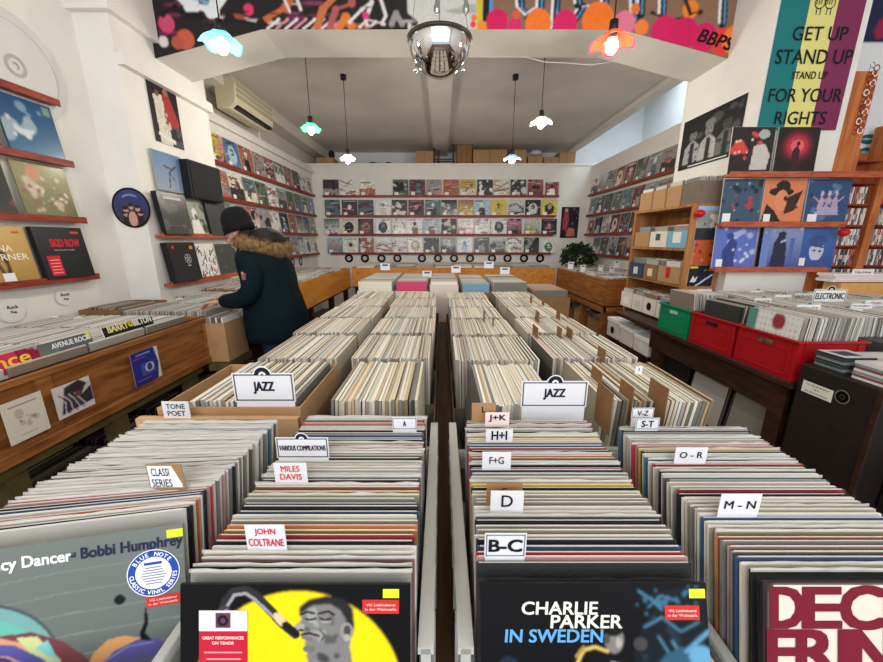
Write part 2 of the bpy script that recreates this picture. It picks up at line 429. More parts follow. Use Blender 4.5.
mb.canvas(g, 0, 1, 0, 1, YB0 - 0.006, PAPER, warp=gw)
a = pt(698, 34, 'y', YB0); b = pt(734, 47, 'y', YB0)
mb.text('BBPS.', (a.x + b.x) / 2, (a.z + b.z) / 2, b.x - a.x, .09, YB0 - 0.009, PAPER, (18, 16, 18), bold=.03, rot=-.25, shear=.2)
tag(mb.build('graffiti_mural'), 'spray painted graffiti mural across the ceiling beam, black left and orange-pink right', 'mural')

# ------------------------------------------------------------ lamps
def lamp(px, py, Y, dia, col, col2, label, power, zc=None):
    p = pt(px, py, 'y', Y); top = zc
    t = thing('pendant_lamp', label, 'lamp', (p.x, p.y, p.z), 0, None)
    r = dia / 2
    def wav(rr, zz, a):
        k = (rr / r) ** 2; return rr * (1 + .05 * k * math.cos(5 * a)), zz - .10 * r * k * math.cos(5 * a) 
    m = MB(); m.lathe([(.02, .36 * r + .012), (.05, .36 * r + .01), (r * .5, .34 * r), (r * .8, .18 * r), (r, 0)], glass_shade('shade_glass', col), 48, wav=wav)
    m.lathe([(r * 1.0, 0), (r * 1.06, -.03 * r)], glass_shade('shade_rim', col2), 48, wav=wav)
    sh = m.build('lamp_shade', t)
    m = MB(); m.tube([(0, 0, top - p.z), (0, 0, .1)], .0035, BLACK, 6); m.lathe([(0, .11), (.022, .11), (.024, .05), (0, .05)], BLACK, 12)
    m.tube([(0, 0, top - p.z), (0, 0, top - p.z - .05)], .035, BLACK, 12); m.build('cord', t)
    m = MB(); m.ell((0, 0, -.01), (.032, .032, .042), mat('glowing_bulb', (255, 244, 224), emit=14), 14, 10); m.build('bulb', sh)
    l = bpy.data.lights.new('bulb_light', 'POINT'); l.energy = power * .9; l.color = (1, .93, .82); l.shadow_soft_size = .05
    o = bpy.data.objects.new('bulb_light', l); COL.objects.link(o); o.location = (p.x, p.y, p.z - .085)
lamp(222, 44, 2.3, .205, (120, 226, 226), (90, 190, 205), 'turquoise wavy glass pendant lamp in front of the beam', 16, 4.0)
lamp(612, 44, 2.3, .215, (250, 96, 60), (226, 40, 110), 'orange and pink wavy glass pendant lamp in front of the beam', 16, 4.0)
lamp(311, 129, 3.95, .2, (90, 214, 170), (60, 190, 140), 'green wavy glass pendant lamp near the air conditioner', 22, 3.33)
lamp(541, 123, 3.95, .2, (250, 244, 226), (220, 210, 190), 'white glass pendant lamp hanging right of centre behind the beam', 22, 3.33)
lamp(348, 159, 4.85, .2, (252, 236, 200), (230, 210, 170), 'cream glass pendant lamp hanging before the back wall', 30, 3.33)
lamp(512, 159, 4.85, .2, (90, 130, 226), (230, 220, 220), 'blue glass pendant lamp hanging before the boxes on the ledge', 30, 3.33)

for X_, Y_, l_ in ((-1.2, .2, 'left'), (1.0, .2, 'right')):  # extra lamp pair added out of view to brighten the front room
    lamp(441.5 + 362 * 0, 44, 2.3, .205, (250, 244, 226), (220, 210, 190), 'unseen white glass pendant lamp added to light the front room, %s of two' % l_, 26, 4.0)
    q_ = [o for o in COL.objects if o.name.startswith('pendant_lamp')][-1]; q_.location = (X_, Y_, 2.51)
    [o for o in COL.objects if o.name.startswith('bulb_light')][-1].location = (X_, Y_, 2.43)

# mirrored half dome
p = pt(439.5, 42, 'y', 2.45)
t = thing('dome_mirror', 'mirrored half dome with black rim hanging from chains under the beam', 'mirror', p)
m = MB(); R = .178
m.lathe([(R * math.cos(a), -R * 1.02 * math.sin(a)) for a in [i * PI / 28 for i in range(15)]], CHROME, 48); m.build('dome', t)
m = MB(); m.lathe([(R - .004, .012), (R + .012, .012), (R + .014, -.004), (R - .004, -.006)], mat('dark_rim', (60, 52, 46), .4), 48)
m.lathe([(0.0, .014), (R, .012)], mat('dark_rim', (60, 52, 46)), 48); m.build('rim', t)
for k, (dx, dy) in enumerate(((-.17, -.02), (.17, -.02), (0, .17))):
    m = MB(); m.tube([(dx, dy, .01), (dx * .1, dy * .1, .9), (0, 0, 4.0 - p.z)], .0025, STEEL, 6); m.build('chain', t)
for dx in (-.135, .135):
    m = MB(); m.ell((dx, -.12, -.19), (.012, .012, .014), CHROME, 10, 8); m.tube([(dx, -.12, -.176), (dx, -.12, -.12)], .002, STEEL, 5); m.build('crystal', t)
for px, l in ((437, 'left'), (466, 'right')):
    q = pt(px, 6, 'y', 2.9)
    m = MB(); m.lathe([(0.001, .07), (.02, .0), (.022, -.03), (.001, -.06)], mat('crystal_drop', (180, 186, 190), .05, .8), 6); m.tube([(0, 0, .07), (0, 0, 4.0 - q.z)], .002, STEEL, 5)
    tag(m.build('crystal_pendant', loc=q), 'faceted crystal drop hanging in front of the beam, %s one of the pair' % l, 'ornament')
# thin white string light wire along the beam
m = MB(); m.tube([pt(x, y, 'y', 3.80) for x, y in ((480, 57), (500, 57), (525, 57), (545, 62), (565, 63), (590, 65), (612, 62))], .003, WHITEP, 6)
tag(m.build('cable'), 'thin white cable slung loosely below the beam beside the orange lamp', 'cable')

# air conditioner
t = thing('air_conditioner', 'cream wall mounted air conditioner above the left trim', 'air conditioner', (-2.6, 4.69, 2.93))
m = MB(); CREAM = mat('aged_cream_plastic', (214, 204, 176), .5)
prof = [(0, 0), (.14, 0), (.22, .06), (.24, .27), (.20, .33), (0, .33)]
L = .98
vs = [(x, y, z) for y in (0, L) for x, z in prof]; n = len(prof)
m.add(vs, [tuple(range(n)), tuple(range(n, 2 * n))[::-1]] + [(i, (i + 1) % n + 0, (i + 1) % n + n, i + n)[::-1] for i in range(n)], CREAM)
acb = m.build('body', t, bevel=.01)
m = MB(); m.box(.15, .222, .06, L - .06, .015, .05, BLACK); m.build('air_outlet', acb)
for z in (.13, .19, .24):
    m = MB(); m.box(.22, .242, .04, L - .04, z, z + .035, mat('grille_grey', (176, 168, 148), .5)); m.build('grille_slat', acb)
m = MB(); m.tube([(.05, .9, 0), (.05, .9, -.10)], .006, WHITEP, 6); m.build('drain_pipe', t)

# ------------------------------------------------------------ shelves and displayed records on the walls
def shelf(name, label, x0, x1, y0, y1, z, m, side):
    """thin ledge with a raised lip; side says where the lip is"""
    mb = MB(); mb.box(x0, x1, y0, y1, z - .022, z, m)
    if side == '-y': mb.box(x0, x1, y0 - .012, y0, z - .028, z + .014, m)
    if side == '+x': mb.box(x1, x1 + .012, y0, y1, z - .028, z + .014, m)
    if side == '-x': mb.box(x0 - .012, x0, y0, y1, z - .028, z + .014, m)
    return tag(mb.build(name, bevel=.003), label, 'shelf')

def sleeve(loc, rotz, art, label, group, lean=.10, w_=.315, h=.315, edge=(215, 210, 200), thick=.006, tagc=None, name='displayed_record', cat='displayed record', m=None, extra=None, film=False):
    mb = MB()
    T = Matrix.Rotation(-lean, 4, 'X')
    mb.box(-w_ / 2, w_ / 2, -thick, 0, 0, h, PRINT, lin(edge), T=T)
    mb.canvas(art, -w_ / 2 + .001, w_ / 2 - .001, .001, h - .001, -thick - .0008, m or GLOSS, T=T)
    if extra: extra(mb, T, -thick - .0018)
    o = mb.build(name, loc=loc, rot=(0, 0, rotz)); tag(o, label, cat, group)
    if tagc:
        q = MB(); a, b, ww, hh = tagc
        q.box(a - ww / 2, a + ww / 2, -thick - .0035, -thick - .0022, b - hh / 2, b + hh / 2, WHITEP, T=T); q.build('price_tag', o)
    return o

YW = 7.80
zr = [pt(440, y, 'y', YW).z for y in (196.2, 216, 234.5, 253)]
NAMES = ['top', 'second', 'third', 'bottom']
for k, z in enumerate(zr):
    a = pt([324, 326.5, 327, 328][k], 200, 'y', YW).x; b = pt([558, 556, 555, 554][k], 200, 'y', YW).x
    shelf('wall_shelf', 'red wooden ledge on the back wall, %s of four' % NAMES[k], a, b, YW - .06, YW, z, RED, '-y')
    shelf('wall_shelf', 'red wooden ledge on the rear left wall, %s of four' % NAMES[k], -2.6, -2.54, 3.99, 7.7, z, RED, '+x')
    shelf('wall_shelf', 'red wooden ledge on the rear right wall behind the bookcase, %s of four' % NAMES[k], 2.94, 3.0, 4.0, 7.7, z, RED, '-x')
D = {}
C_ = dict(dg=(58, 60, 62), bk=(30, 30, 34), wh=(226, 224, 218), cr=(214, 204, 180), te=(70, 112, 120), gr=(76, 108, 72), rd=(160, 40, 44), mr=(108, 42, 52), pk=(214, 110, 140), br=(150, 92, 60),
          mu=(206, 168, 60), ye=(226, 198, 50), bl=(70, 110, 168), lb=(150, 190, 214), gy=(140, 142, 142), lg=(196, 198, 196), rs=(172, 90, 70), og=(216, 130, 60), pu=(100, 76, 120), gn=(60, 120, 90), tn=(196, 160, 112))
CN = dict(dg='charcoal', bk='black', wh='white', cr='cream', te='teal', gr='green', rd='red', mr='maroon', pk='pink', br='brown', mu='mustard', ye='yellow', bl='blue', lb='sky', gy='grey', lg='silver', rs='rust', og='orange', pu='purple', gn='jade', tn='tan')
rows = [
 [(332, 'dg gy bk'), (348.5, 'wh mr cr'), (368, 'wh rs og'), (401, 'gr bk lg'), (417.5, 'mr te bk'), (434, 'gy pk bk'), (451, 'rs br og'), (467.5, 'mu cr br'), (484.5, 'dg wh bk'), (500.5, 'cr br tn'), (517.5, 'dg lg bk'), (534.5, 'mr rs bk'), (551, 'rd wh bk')],
 [(333.5, 'te dg gy'), (350.5, 'dg mr wh'), (366.5, 'te bk mr'), (383.5, 'wh lg gy'), (400, 'dg cr bk'), (416.5, 'mr bk pk'), (433, 'te dg lg'), (449, 'gy bk lg'), (465.5, 'ye rs cr'), (481.5, 'lb bk wh'), (498, 'ye mu gr'), (515.5, 'lg bk gy'), (532, 'bk lg dg'), (548.5, 'ye bk mu')],
 [(333, 'wh gn te'), (350, 'cr bk dg'), (366.5, 'dg rs mr'), (383.5, 'wh bk te'), (400, 'lg gy ye'), (415, 'wh br bk'), (431.5, 'lb br wh'), (449, 'bk dg cr'), (465.5, 'wh pk lg'), (482, 'wh gy lg'), (498.5, 'wh dg gy'), (513.5, 'dg pk bk'), (531, 'te lg ye'), (548, 'bk dg pk')],
 [(336, 'bl lb og'), (351.5, 'wh cr bk'), (367, 'rs lg mr'), (384, 'wh rs gy'), (400, 'lg pk bk'), (415.5, 'wh tn cr'), (431.5, 'dg bk lg'), (448, 'gy dg lg'), (464.5, 'wh lb bl'), (481, 'dg gy bk'), (497, 'bk lg dg'), (513, 'wh br rs'), (530.5, 'dg bk gy'), (547.5, 'wh gn lg')]]
for k, row in enumerate(rows):
    for i, (px, cs) in enumerate(row):
        c = cs.split(); rg = np.random.default_rng(100 * k + i)
        cv = random_art(CV(34, 34, C_[c[0]]), [C_[q] for q in c], rg)
        cv.a[:] = cv.a * .96 + .012
        cv.rect(.1, .34, .04, .22, (240, 238, 232))
        s = .27 if (k, i) in ((0, 12), (3, 13)) else .315
        sleeve((pt(px, [196, 216, 234.5, 253][k], 'y', YW).x, YW - .045, zr[k]), 0, cv, '%s and %s sleeve, %s from left on the %s back wall shelf' % (CN[c[0]], CN[c[1]], ORD[i], NAMES[k]),
               'record sleeves on the back wall shelves', w_=s, h=s)
keys = ['dg', 'bk', 'gy', 'te', 'mr', 'lg', 'wh', 'rs', 'br', 'gr', 'bl', 'cr']
for side, x, rz, n, Y0 in (('left', -2.555, PI / 2, 11, 4.16), ('right', 2.955, -PI / 2, 10, 4.45)):
    for k, z in enumerate(zr):
        rg0 = np.random.default_rng(50 + k + (9 if side == 'right' else 0))
        for i in range(n):
            c = [str(q) for q in rg0.choice(keys, 3, replace=False)]
            if side == 'right' and rg0.random() < .7: c[0] = str(rg0.choice(['dg', 'gy', 'bk', 'te', 'gy']))
            if side == 'left' and k == 0 and i < 4: c = [['lg', 'gy', 'wh'], ['bk', 'ye', 'pk'], ['bl', 'lb', 'gr'], ['rs', 'bk', 'wh']][i]
            if side == 'left' and k == 2 and i < 6: c = [['bk', 'gy', 'dg'], ['wh', 'gn', 'lg'], ['bl', 'rs', 'lb'], ['wh', 'rd', 'bk'], ['gy', 'bk', 'dg'], ['wh', 'cr', 'gy']][i]
            cv = random_art(CV(28, 28, C_[c[0]]), [C_[q] for q in c], rg0); cv.rect(.12, .34, .04, .22, (240, 238, 232))
            Yc = Y0 + i * .335
            j = i if side == 'left' else n - 1 - i
            nm = 'nearest' if i == 0 else '%s from near end' % ORD[i]
            sleeve((x, Yc, z), rz, cv, '%s and %s sleeve, %s on the %s ledge, rear %s wall' % (CN[c[0]], CN[c[1]], nm, NAMES[k], side),
                   'record sleeves on the rear %s wall' % side, lean=.10)

# 7 inch singles on the back wall and rear left wall
def single(loc, rz, label):
    m = MB(); m.disc(0, 0, .042, .089, -.002, VINYL, (16, 16, 17), 32); m.disc(0, 0, .089, .0895, 0, VINYL, (16, 16, 17), 32)
    m.disc(0, 0, .008, .042, -.0022, PAPER, (226, 222, 214), 24); m.disc(0, 0, .02, .024, -.003, PAPER, (60, 60, 60), 20); m.disc(0, 0, .006, .011, -.003, PAPER, (30, 30, 30), 16)
    tag(m.build('vinyl_single', loc=loc, rot=(0, 0, rz)), label, 'vinyl single', 'vinyl singles pinned above the back bins')
for i, px in enumerate((349, 365, 381.5, 397.5, 422, 438, 454, 470, 492, 507.5, 524, 540)):
    q = pt(px, 258.3, 'y', YW); single((q.x, YW - .003, q.z), 0, 'black seven inch single with white centre on the back wall, %s from left' % ORD[i])
for i, (px, py) in enumerate(((283.5, 264), (292.5, 262), (300.5, 261))):
    q = pt(px, py, 'x', -2.6); single((-2.597, q.y, q.z), PI / 2, 'black single with white centre on rear left wall, %s of three' % ['nearest', 'middle', 'farthest'][i])

# narrow poster on the back wall
a = pt(562, 207, 'y', YW); b = pt(577, 238, 'y', YW)
cv = CV(24, 50, (30, 18, 30)); rg = np.random.default_rng(5)
cv.poly([(.1, .3), (.15, .85), (.35, .95), (.45, .6), (.35, .2)], (168, 60, 84)).ell(.28, .9, .1, .05, (220, 160, 130)).poly([(.3, .05), (.45, .35), (.8, .3), (.85, .05)], (190, 120, 90)).cloud((110, 90, 130), rg, 6, .08, .5, (.5, .95, .45, .95)).speck(.3, rg)
mb = MB(); w_ = (b.x - a.x) / 2; h = a.z - b.z
mb.box(-w_, w_, -.002, 0, 0, h, PRINT, lin((26, 16, 28))); mb.canvas(cv, -w_, w_, 0, h, -.003, GLOSS)
tag(mb.build('poster', loc=((a.x + b.x) / 2, YW - .002, b.z)), 'narrow dark poster with pink figures right of the back wall shelves', 'poster')

# near left wall
XL = -2.55
zl = [pt(57, 105, 'x', XL).z, pt(71, 165, 'x', XL).z, pt(86, 220, 'x', XL).z, pt(100, 274, 'x', XL).z]
yend = pt(86, 222, 'x', XL + .06).y
for k, z in enumerate(zl):
    shelf('wall_shelf', 'dark red ledge on the near left wall, %s of four' % ['top', 'second', 'third', 'bottom'][k], XL, XL + .06, .9, yend, z, RED, '+x')
rg = np.random.default_rng(11)
def yl(px, py): return pt(px, py, 'x', XL + .05).y
sky = CV(60, 60).grad((60, 104, 140), (36, 76, 120)); sky.cloud((150, 170, 182), rg, 10, .13, .5, (0, .6, .25, .7)).cloud((206, 214, 216), rg, 8, .1, .6, (.05, .55, .3, .6)).cloud((120, 150, 176), rg, 5, .1, .5, (.4, .8, .7, .9)); sky.rect(.82, .95, .8, .95, (120, 150, 130)); sky.speck(.06, rg)
W2 = .318
e = yend - .04 - W2 / 2
sleeve((XL + .05, e, zl[1]), PI / 2, sky, 'blue sky and clouds record sleeve on the second near left shelf', None, w_=W2, h=.325, edge=(60, 90, 90), thick=.012)
dk = CV(30, 30, (40, 42, 46)).cloud((96, 84, 80), rg, 7, .18, .5).speck(.2, rg)
sleeve((XL + .05, e - .36, zl[1]), PI / 2, dk, 'dark grey sleeve cut by the photo edge beside the cloud sleeve', None, w_=W2, h=.31, edge=(200, 200, 190))
gold = CV(60, 60).grad((110, 112, 80), (150, 140, 90)); gold.cloud((196, 176, 150), rg, 16, .1, .5, (.1, .9, .1, .75)).cloud((140, 100, 80), rg, 10, .09, .5, (.1, .9, .1, .6)).ell(.35, .8, .12, .14, (190, 130, 90)).cloud((220, 214, 200), rg, 14, .04, .5, (.3, .95, .1, .6)).speck(.2, rg)
sleeve((XL + .05, e, zl[2]), PI / 2, gold, 'olive gold baroque record sleeve on the third near left shelf', None, w_=W2, h=.325, edge=(120, 120, 90))
dk2 = CV(30, 30, (34, 34, 38)).cloud((110, 50, 60), rg, 4, .12, .5).rect(.6, .9, .86, .98, (206, 210, 80)).speck(.2, rg)
sleeve((XL + .05, e - .365, zl[2]), PI / 2, dk2, 'black sleeve with yellow sticker left of the olive gold sleeve', None, w_=W2, h=.32, edge=(40, 40, 40))
tt = CV(60, 60).grad((176, 138, 76), (206, 170, 96)); tt.line([(.52, .9), (.5, .6), (.58, .35), (.56, .06)], .06, (44, 34, 30)).line([(.5, .6), (.44, .35), (.5, .1)], .05, (40, 30, 28)).ell(.5, .86, .07, .08, (120, 70, 50)).line([(.42, .95), (.38, .8), (.5, .76)], .04, (120, 70, 50)).line([(.45, .55), (.55, .5)], .12, (36, 28, 28)).speck(.05, rg)
def ex_tt(mb, T, y):
    mb.text('TINA', .015, .2, .12, .035, y, PRINT, (240, 232, 214), T=T); mb.text('TURNER', .035, .15, .22, .036, y, PRINT, (240, 232, 214), T=T)
    mb.box(.1, .14, y, y + .0005, .285, .297, PRINT, lin((222, 92, 50)), T=T)
sleeve((XL + .05, e - .35, zl[3]), PI / 2, tt, 'golden record sleeve with a dancing woman on the lowest near left shelf', None, w_=.345, h=.325, tagc=(.01, .035, .06, .05), extra=ex_tt, edge=(190, 150, 90))
def ex_sk(mb, T, y):
    mb.text('SKID ROW', .02, .225, .19, .048, y, PRINT, (214, 36, 50), bold=.02, T=T); mb.text('THE ATLANTIC YEARS', .0, .18, .13, .008, y, PRINT, (190, 190, 190), T=T)
    mb.box(.075, .13, y, y + .0005, .285, .30, PRINT, lin((222, 62, 50)), T=T)
    mb.box(-.125, -.045, y, y + .0005, .02, .145, PRINT, lin((206, 34, 46)), T=T)
    for i in range(5): mb.box(-.115, -.055, y - .0006, y - .0002, .035 + i * .02, .041 + i * .02, PRINT, lin((236, 160, 160)), T=T)
sleeve((XL + .05, e, zl[3]), PI / 2, CV(4, 4, (34, 34, 38)), 'black box set with jagged red lettering at the end of the lowest left shelf', None, w_=W2, h=.325, extra=ex_sk, edge=(30, 30, 34), thick=.03)
# round white discs, and signs on the wall below
for px, py, r, lab in ((10, 310, .075, 'left'), (63, 297, .055, 'right')):
    q = pt(px, py, 'x', XL)
    m = MB(); m.disc(0, 0, 0.001, r, -.003, PAPER, (228, 226, 221), 32); m.disc(0, 0, r, r + .001, 0, PAPER, (214, 212, 208), 32)
    for i, s_ in enumerate(('Rock', 'Pop')): m.text(s_, .01, .016 - i * .032, None, .019, -.005, PRINT, (40, 40, 44), bold=.02)
    tag(m.build('round_sign', loc=(XL + .004, q.y, q.z), rot=(0, 0, PI / 2)), 'round white wall sign reading Rock Pop, the %s one of the pair' % lab, 'sign')
q = pt(14, 66, 'x', XL)
m = MB(); m.disc(0, 0, .02, .30, -.006, PAPER, (214, 212, 208), 40); m.disc(0, 0, .30, .302, 0, PAPER, (190, 188, 184), 40); m.disc(0, 0, .04, .06, -.008, PAPER, (176, 172, 166), 30); m.disc(0, 0, .24, .245, -.008, PAPER, (196, 194, 190), 40)
tag(m.build('wall_disc', loc=(XL + .004, q.y, q.z), rot=(0, 0, PI / 2)), 'large pale painted disc high on the near left wall', 'disc')
q = pt(102, 244, 'y', YP)
m = MB(); m.box(-.025, .02, -.04, 0, -.03, .03, WHITEP); m.tube([(0, -.04, -.03), (.01, -.04, -.08)], .008, WHITEP, 8)
tag(m.build('wall_hook', loc=(q.x + .04, YP, q.z), bevel=.004), 'small white plastic fitting on the left pier below the picture disc', 'hook')

# left pier: picture disc, posters, boxes
q = pt(132, 208, 'y', YP)
cv = CV(80, 80, (40, 36, 60)).grad((56, 50, 70), (44, 60, 116)); 
for (u, v) in ((.32, .36), (.68, .4), (.25, .2), (.78, .22), (.5, .45)): cv.poly([(u - .12, v - .3), (u - .1, v), (u + .1, v), (u + .12, v - .3)], (30, 28, 34)).ell(u, v + .08, .065, .09, (196, 150, 120)).ell(u, v + .14, .08, .05, (30, 24, 24))
cv.ell(.5, .2, .13, .2, (200, 150, 130)).ell(.5, .85, .28, .02, (140, 150, 190))
R = .148
m = MB()
def dw(u, v):
    a = u * 2 - 1; b = v * 2 - 1; k = max(abs(a), abs(b)) / (math.hypot(a, b) + 1e-9) if (a or b) else 1
    return a * k * R * .93, b * k * R * .93
m.canvas(cv, 0, 1, 0, 1, -.006, GLOSS, warp=dw)
m.disc(0, 0, R * .9, R, -.0065, VINYL, (26, 24, 30), 40); m.disc(0, 0, R, R + .001, 0, VINYL, (26, 24, 30), 40)
tag(m.build('picture_disc', loc=(q.x, YP - .001, q.z)), 'round picture disc with five figures on the left pier', 'record')
XP = -2.30
def flatpic(name, label, cat, plane, val, L, Rr, cv, group=None, frame=None, m=None, thick=.004, extra=None):
    """a sheet whose top-left and bottom-right corners are seen at two points of one wall plane"""
    a = pt(*L, plane, val); b = pt(*Rr, plane, val)
    if plane == 'x': w_ = abs(b.y - a.y); rz = PI / 2 if val < 0 else -PI / 2; c = (val, (a.y + b.y) / 2, b.z)
    else: w_ = b.x - a.x; rz = 0; c = ((a.x + b.x) / 2, val, b.z)
    h = a.z - b.z
    mb = MB(); mb.box(-w_ / 2, w_ / 2, -thick, 0, 0, h, PRINT, lin(frame or (220, 220, 214)))
    q = .006 if frame else 0
    mb.canvas(cv, -w_ / 2 + q, w_ / 2 - q, q, h - q, -thick - .001, m or PRINT)
    if extra: extra(mb, w_, h, -thick - .002)
    return tag(mb.build(name, loc=c, rot=(0, 0, rz)), label, cat, group)
cv = CV(50, 80, (30, 20, 22)); rg = np.random.default_rng(21)
cv.poly([(.2, 0), (.16, .75), (.3, .82), (.45, .8), (.6, .1), (.6, 0)], (208, 202, 190)).poly([(.45, .35), (.5, .9), (.7, .85), (.95, .45), (.9, .3)], (160, 50, 56)).ell(.6, .88, .08, .06, (150, 110, 90)).ell(.3, .8, .07, .05, (110, 80, 60)).line([(.2, .15), (.9, .05)], .07, (222, 216, 206)).cloud((196, 188, 172), rg, 10, .06, .5, (.25, .6, .2, .7)).cloud((70, 70, 80), rg, 8, .1, .5, (.7, 1, 0, .4)).speck(.15, rg)
flatpic('poster', 'dark poster with a white suited and a red suited figure, left pier', 'poster', 'x', XP + .003, (143.5, 74), (184, 150.5), cv)
cv = CV(40, 40).grad((150, 160, 180), (96, 128, 170)); cv.line([(.45, .1), (.5, .5), (.65, .62)], .04, (60, 50, 60)).line([(.35, .65), (.6, .6), (.75, .7)], .05, (90, 60, 70)).line([(.5, .5), (.65, .3)], .03, (60, 50, 60)).speck(.06, rg)
flatpic('framed_picture', 'grey framed picture of a leaping dancer on the left pier', 'picture', 'x', XP + .012, (149, 148), (185, 194.5), cv, frame=(150, 150, 144), thick=.01)

t = thing('loudspeaker', 'black box loudspeaker mounted on the left pier beside the dancer picture', 'loudspeaker', (XP, pt(192, 196, 'x', XP + .09).y, pt(192, 198, 'x', XP + .10).z))
ys = t.location.y; yd = pt(222, 190, 'x', XP + .10).y - ys; zh = pt(192, 160, 'x', XP + .10).z - t.location.z
m = MB(); m.box(.015, .10, 0, yd, 0, zh, BLACK); m.build('cabinet', t, bevel=.008)
m = MB(); m.box(.1005, .106, .01, yd - .01, .01, zh - .01, mat('speaker_grille', (34, 34, 36), .8, kind='noise', scale=200, amount=.2)); m.build('grille', t)
m = MB(); m.box(0, .015, yd * .3, yd * .7, zh * .3, zh * .7, BLACK); m.build('bracket', t)

zA = pt(190, 235, 'x', XP + .05).z; zB = pt(197, 279.5, 'x', XP + .05).z
ya = pt(160, 237, 'x', XP + .06).y
shelf('wall_shelf', 'orange-red ledge on the left pier below the grey box set', XP, XP + .06, YP + .05, 4.0, zA, REDL, '+x')
shelf('wall_shelf', 'orange-red ledge on the left pier, the lower one', XP, XP + .06, YP + .05, 4.0, zB, REDL, '+x')
yy = lambda px, py: pt(px, py, 'x', XP + .06).y
rg = np.random.default_rng(31)
gq = CV(40, 40, (70, 70, 68)).cloud((96, 96, 92), rg, 10, .15, .5).speck(.1, rg)
def ex_q(mb, T, y):
    mb.text('QUADROPHENIA', .0, .285, .2, .022, y, PRINT, (236, 236, 236), bold=.03, T=T); mb.box(.07, .13, y, y + .0005, .25, .262, PRINT, lin((200, 60, 60)), T=T)
    mb.box(-.12, .13, y, y + .0005, .068, .071, PRINT, lin((160, 90, 100)), T=T)
y0 = YP + .06
sleeve((XP + .055, y0 + .165, zA), PI / 2, gq, 'thick dark grey box set with white title on the left pier ledge', None, w_=.33, h=.33, edge=(30, 30, 32), thick=.04, extra=ex_q)
cv = CV(40, 40, (150, 156, 140)).cloud((70, 76, 66), rg, 12, .12, .5).ell(.45, .7, .14, .18, (226, 224, 216)).poly([(.15, 0), (.25, .5), (.6, .52), (.8, 0)], (232, 230, 224)).ell(.5, .6, .07, .1, (90, 80, 74)).speck(.12, rg)
sleeve((XP + .055, y0 + .47, zA), PI / 2, cv, 'sleeve with a white clad figure on grey foliage, left pier ledge', None, w_=.26, h=.27)
sleeve((XP + .055, y0 + .79, zA), PI / 2, CV(30, 30, (64, 66, 68)).speck(.1, rg), 'dark grey plain sleeve on the pier ledge beside the shopper hat', None, w_=.33, h=.33, edge=(40, 40, 42), thick=.02)
def ex_s(mb, T, y):
    mb.disc(.04, .19, .036, .04, y, PRINT, (200, 200, 196), 30, T=T)
    for k in range(5):
        a = PI / 2 + k * 4 * PI / 5; b = PI / 2 + (k + 1) * 4 * PI / 5
        p1 = Vector((.04 + .034 * math.cos(a), .19 + .034 * math.sin(a))); p2 = Vector((.04 + .034 * math.cos(b), .19 + .034 * math.sin(b))); d = (p2 - p1).normalized() * .0018; nn = Vector((-d.y, d.x))
        mb.poly([(p1 + nn)[:], (p1 - nn)[:], (p2 - nn)[:], (p2 + nn)[:]], y, PRINT, (200, 200, 196), T=T)
    mb.box(.02, .06, y, y + .0005, .13, .138, PRINT, lin((200, 200, 196)), T=T); mb.disc(-.11, .29, .001, .014, y, PRINT, (214, 40, 50), 16, T=T); mb.box(.09, .13, y, y + .0005, .27, .30, PRINT, lin((226, 130, 60)), T=T)
sleeve((XP + .055, y0 + .17, zB), PI / 2, CV(4, 4, (40, 40, 42)), 'black box set with a circled star on the lower pier ledge', None, w_=.34, h=.33, edge=(28, 28, 30), thick=.05, extra=ex_s)
cv = CV(50, 50, (236, 234, 230))
for i in range(26):
    u, v = rg.uniform(.05, .95), rg.uniform(.08, .95); cv.line([(u, v), (u + rg.uniform(-.1, .1), v - .07), (u + rg.uniform(-.08, .08), v - .14)], .035, (50, 46, 46))
for i in range(4): cv.ell(rg.uniform(.2, .8), rg.uniform(.05, .25), .03, .06, (190, 50, 60))
sleeve((XP + .055, y0 + .52, zB), PI / 2, cv, 'white sleeve with black squiggle pattern on the lower pier ledge', None, w_=.32, h=.32)
sleeve((XP + .055, y0 + .85, zB), PI / 2, CV(30, 30, (70, 74, 76)).cloud((110, 104, 96), rg, 4, .1, .5).speck(.1, rg), 'grey sleeve on the lower pier ledge behind the shopper', None, w_=.31, h=.315)

# ------------------------------------------------------------ right pier: banner, poster, shelves, rack
bx0, bx1, bz0, bz1 = 2.32, 2.895, pt(800, 130, 'y', 2.94).z, 3.2
m = MB(); Wd = bx1 - bx0
for i, c in enumerate(((28, 116, 118), (222, 214, 130), (124, 44, 84))):
    m.box(bx0 + Wd * [0, .335, .67][i], bx0 + Wd * [.335, .67, 1][i], 2.938, 2.944, bz0, bz1, mat('banner_cloth', kind='attr', rough=.7), lin(c))
def bt(s_, l, r, yt, yb, bold=.0):
    a = pt(l, (yt + yb) / 2, 'y', 2.935); b = pt(r, (yt + yb) / 2, 'y', 2.935); t_ = pt(l, yt, 'y', 2.935).z; u_ = pt(l, yb, 'y', 2.935).z
    m.text(s_, (a.x + b.x) / 2, (t_ + u_) / 2, b.x - a.x, t_ - u_, 2.934, PRINT, (22, 26, 34), bold=bold)
bt('GET UP', 793, 848, 26.5, 40.5); bt('STAND UP', 776, 852.5, 49.5, 64); bt('STAND UP', 792, 827.5, 71.5, 79); bt('FOR YOUR', 769, 842, 88.5, 102); bt('RIGHTS', 775, 826, 111.5, 124.5)
f = pt(825, 8, 'y', 2.935)
for dx in (-.04, .03):
    m.disc(f.x + dx, f.z + .03, .031, .036, 2.934, PRINT, (22, 26, 34), 20)
    for k in range(3): m.box(f.x + dx - .025 + k * .016, f.x + dx - .021 + k * .016, 2.9335, 2.9345, f.z + .02, f.z + .055, PRINT, lin((22, 26, 34)))
    for s_ in (-1, 1): m.box(f.x + dx + s_ * .013 - .002, f.x + dx + s_ * .013 + .002, 2.9335, 2.9345, f.z - .04, f.z, PRINT, lin((22, 26, 34)))
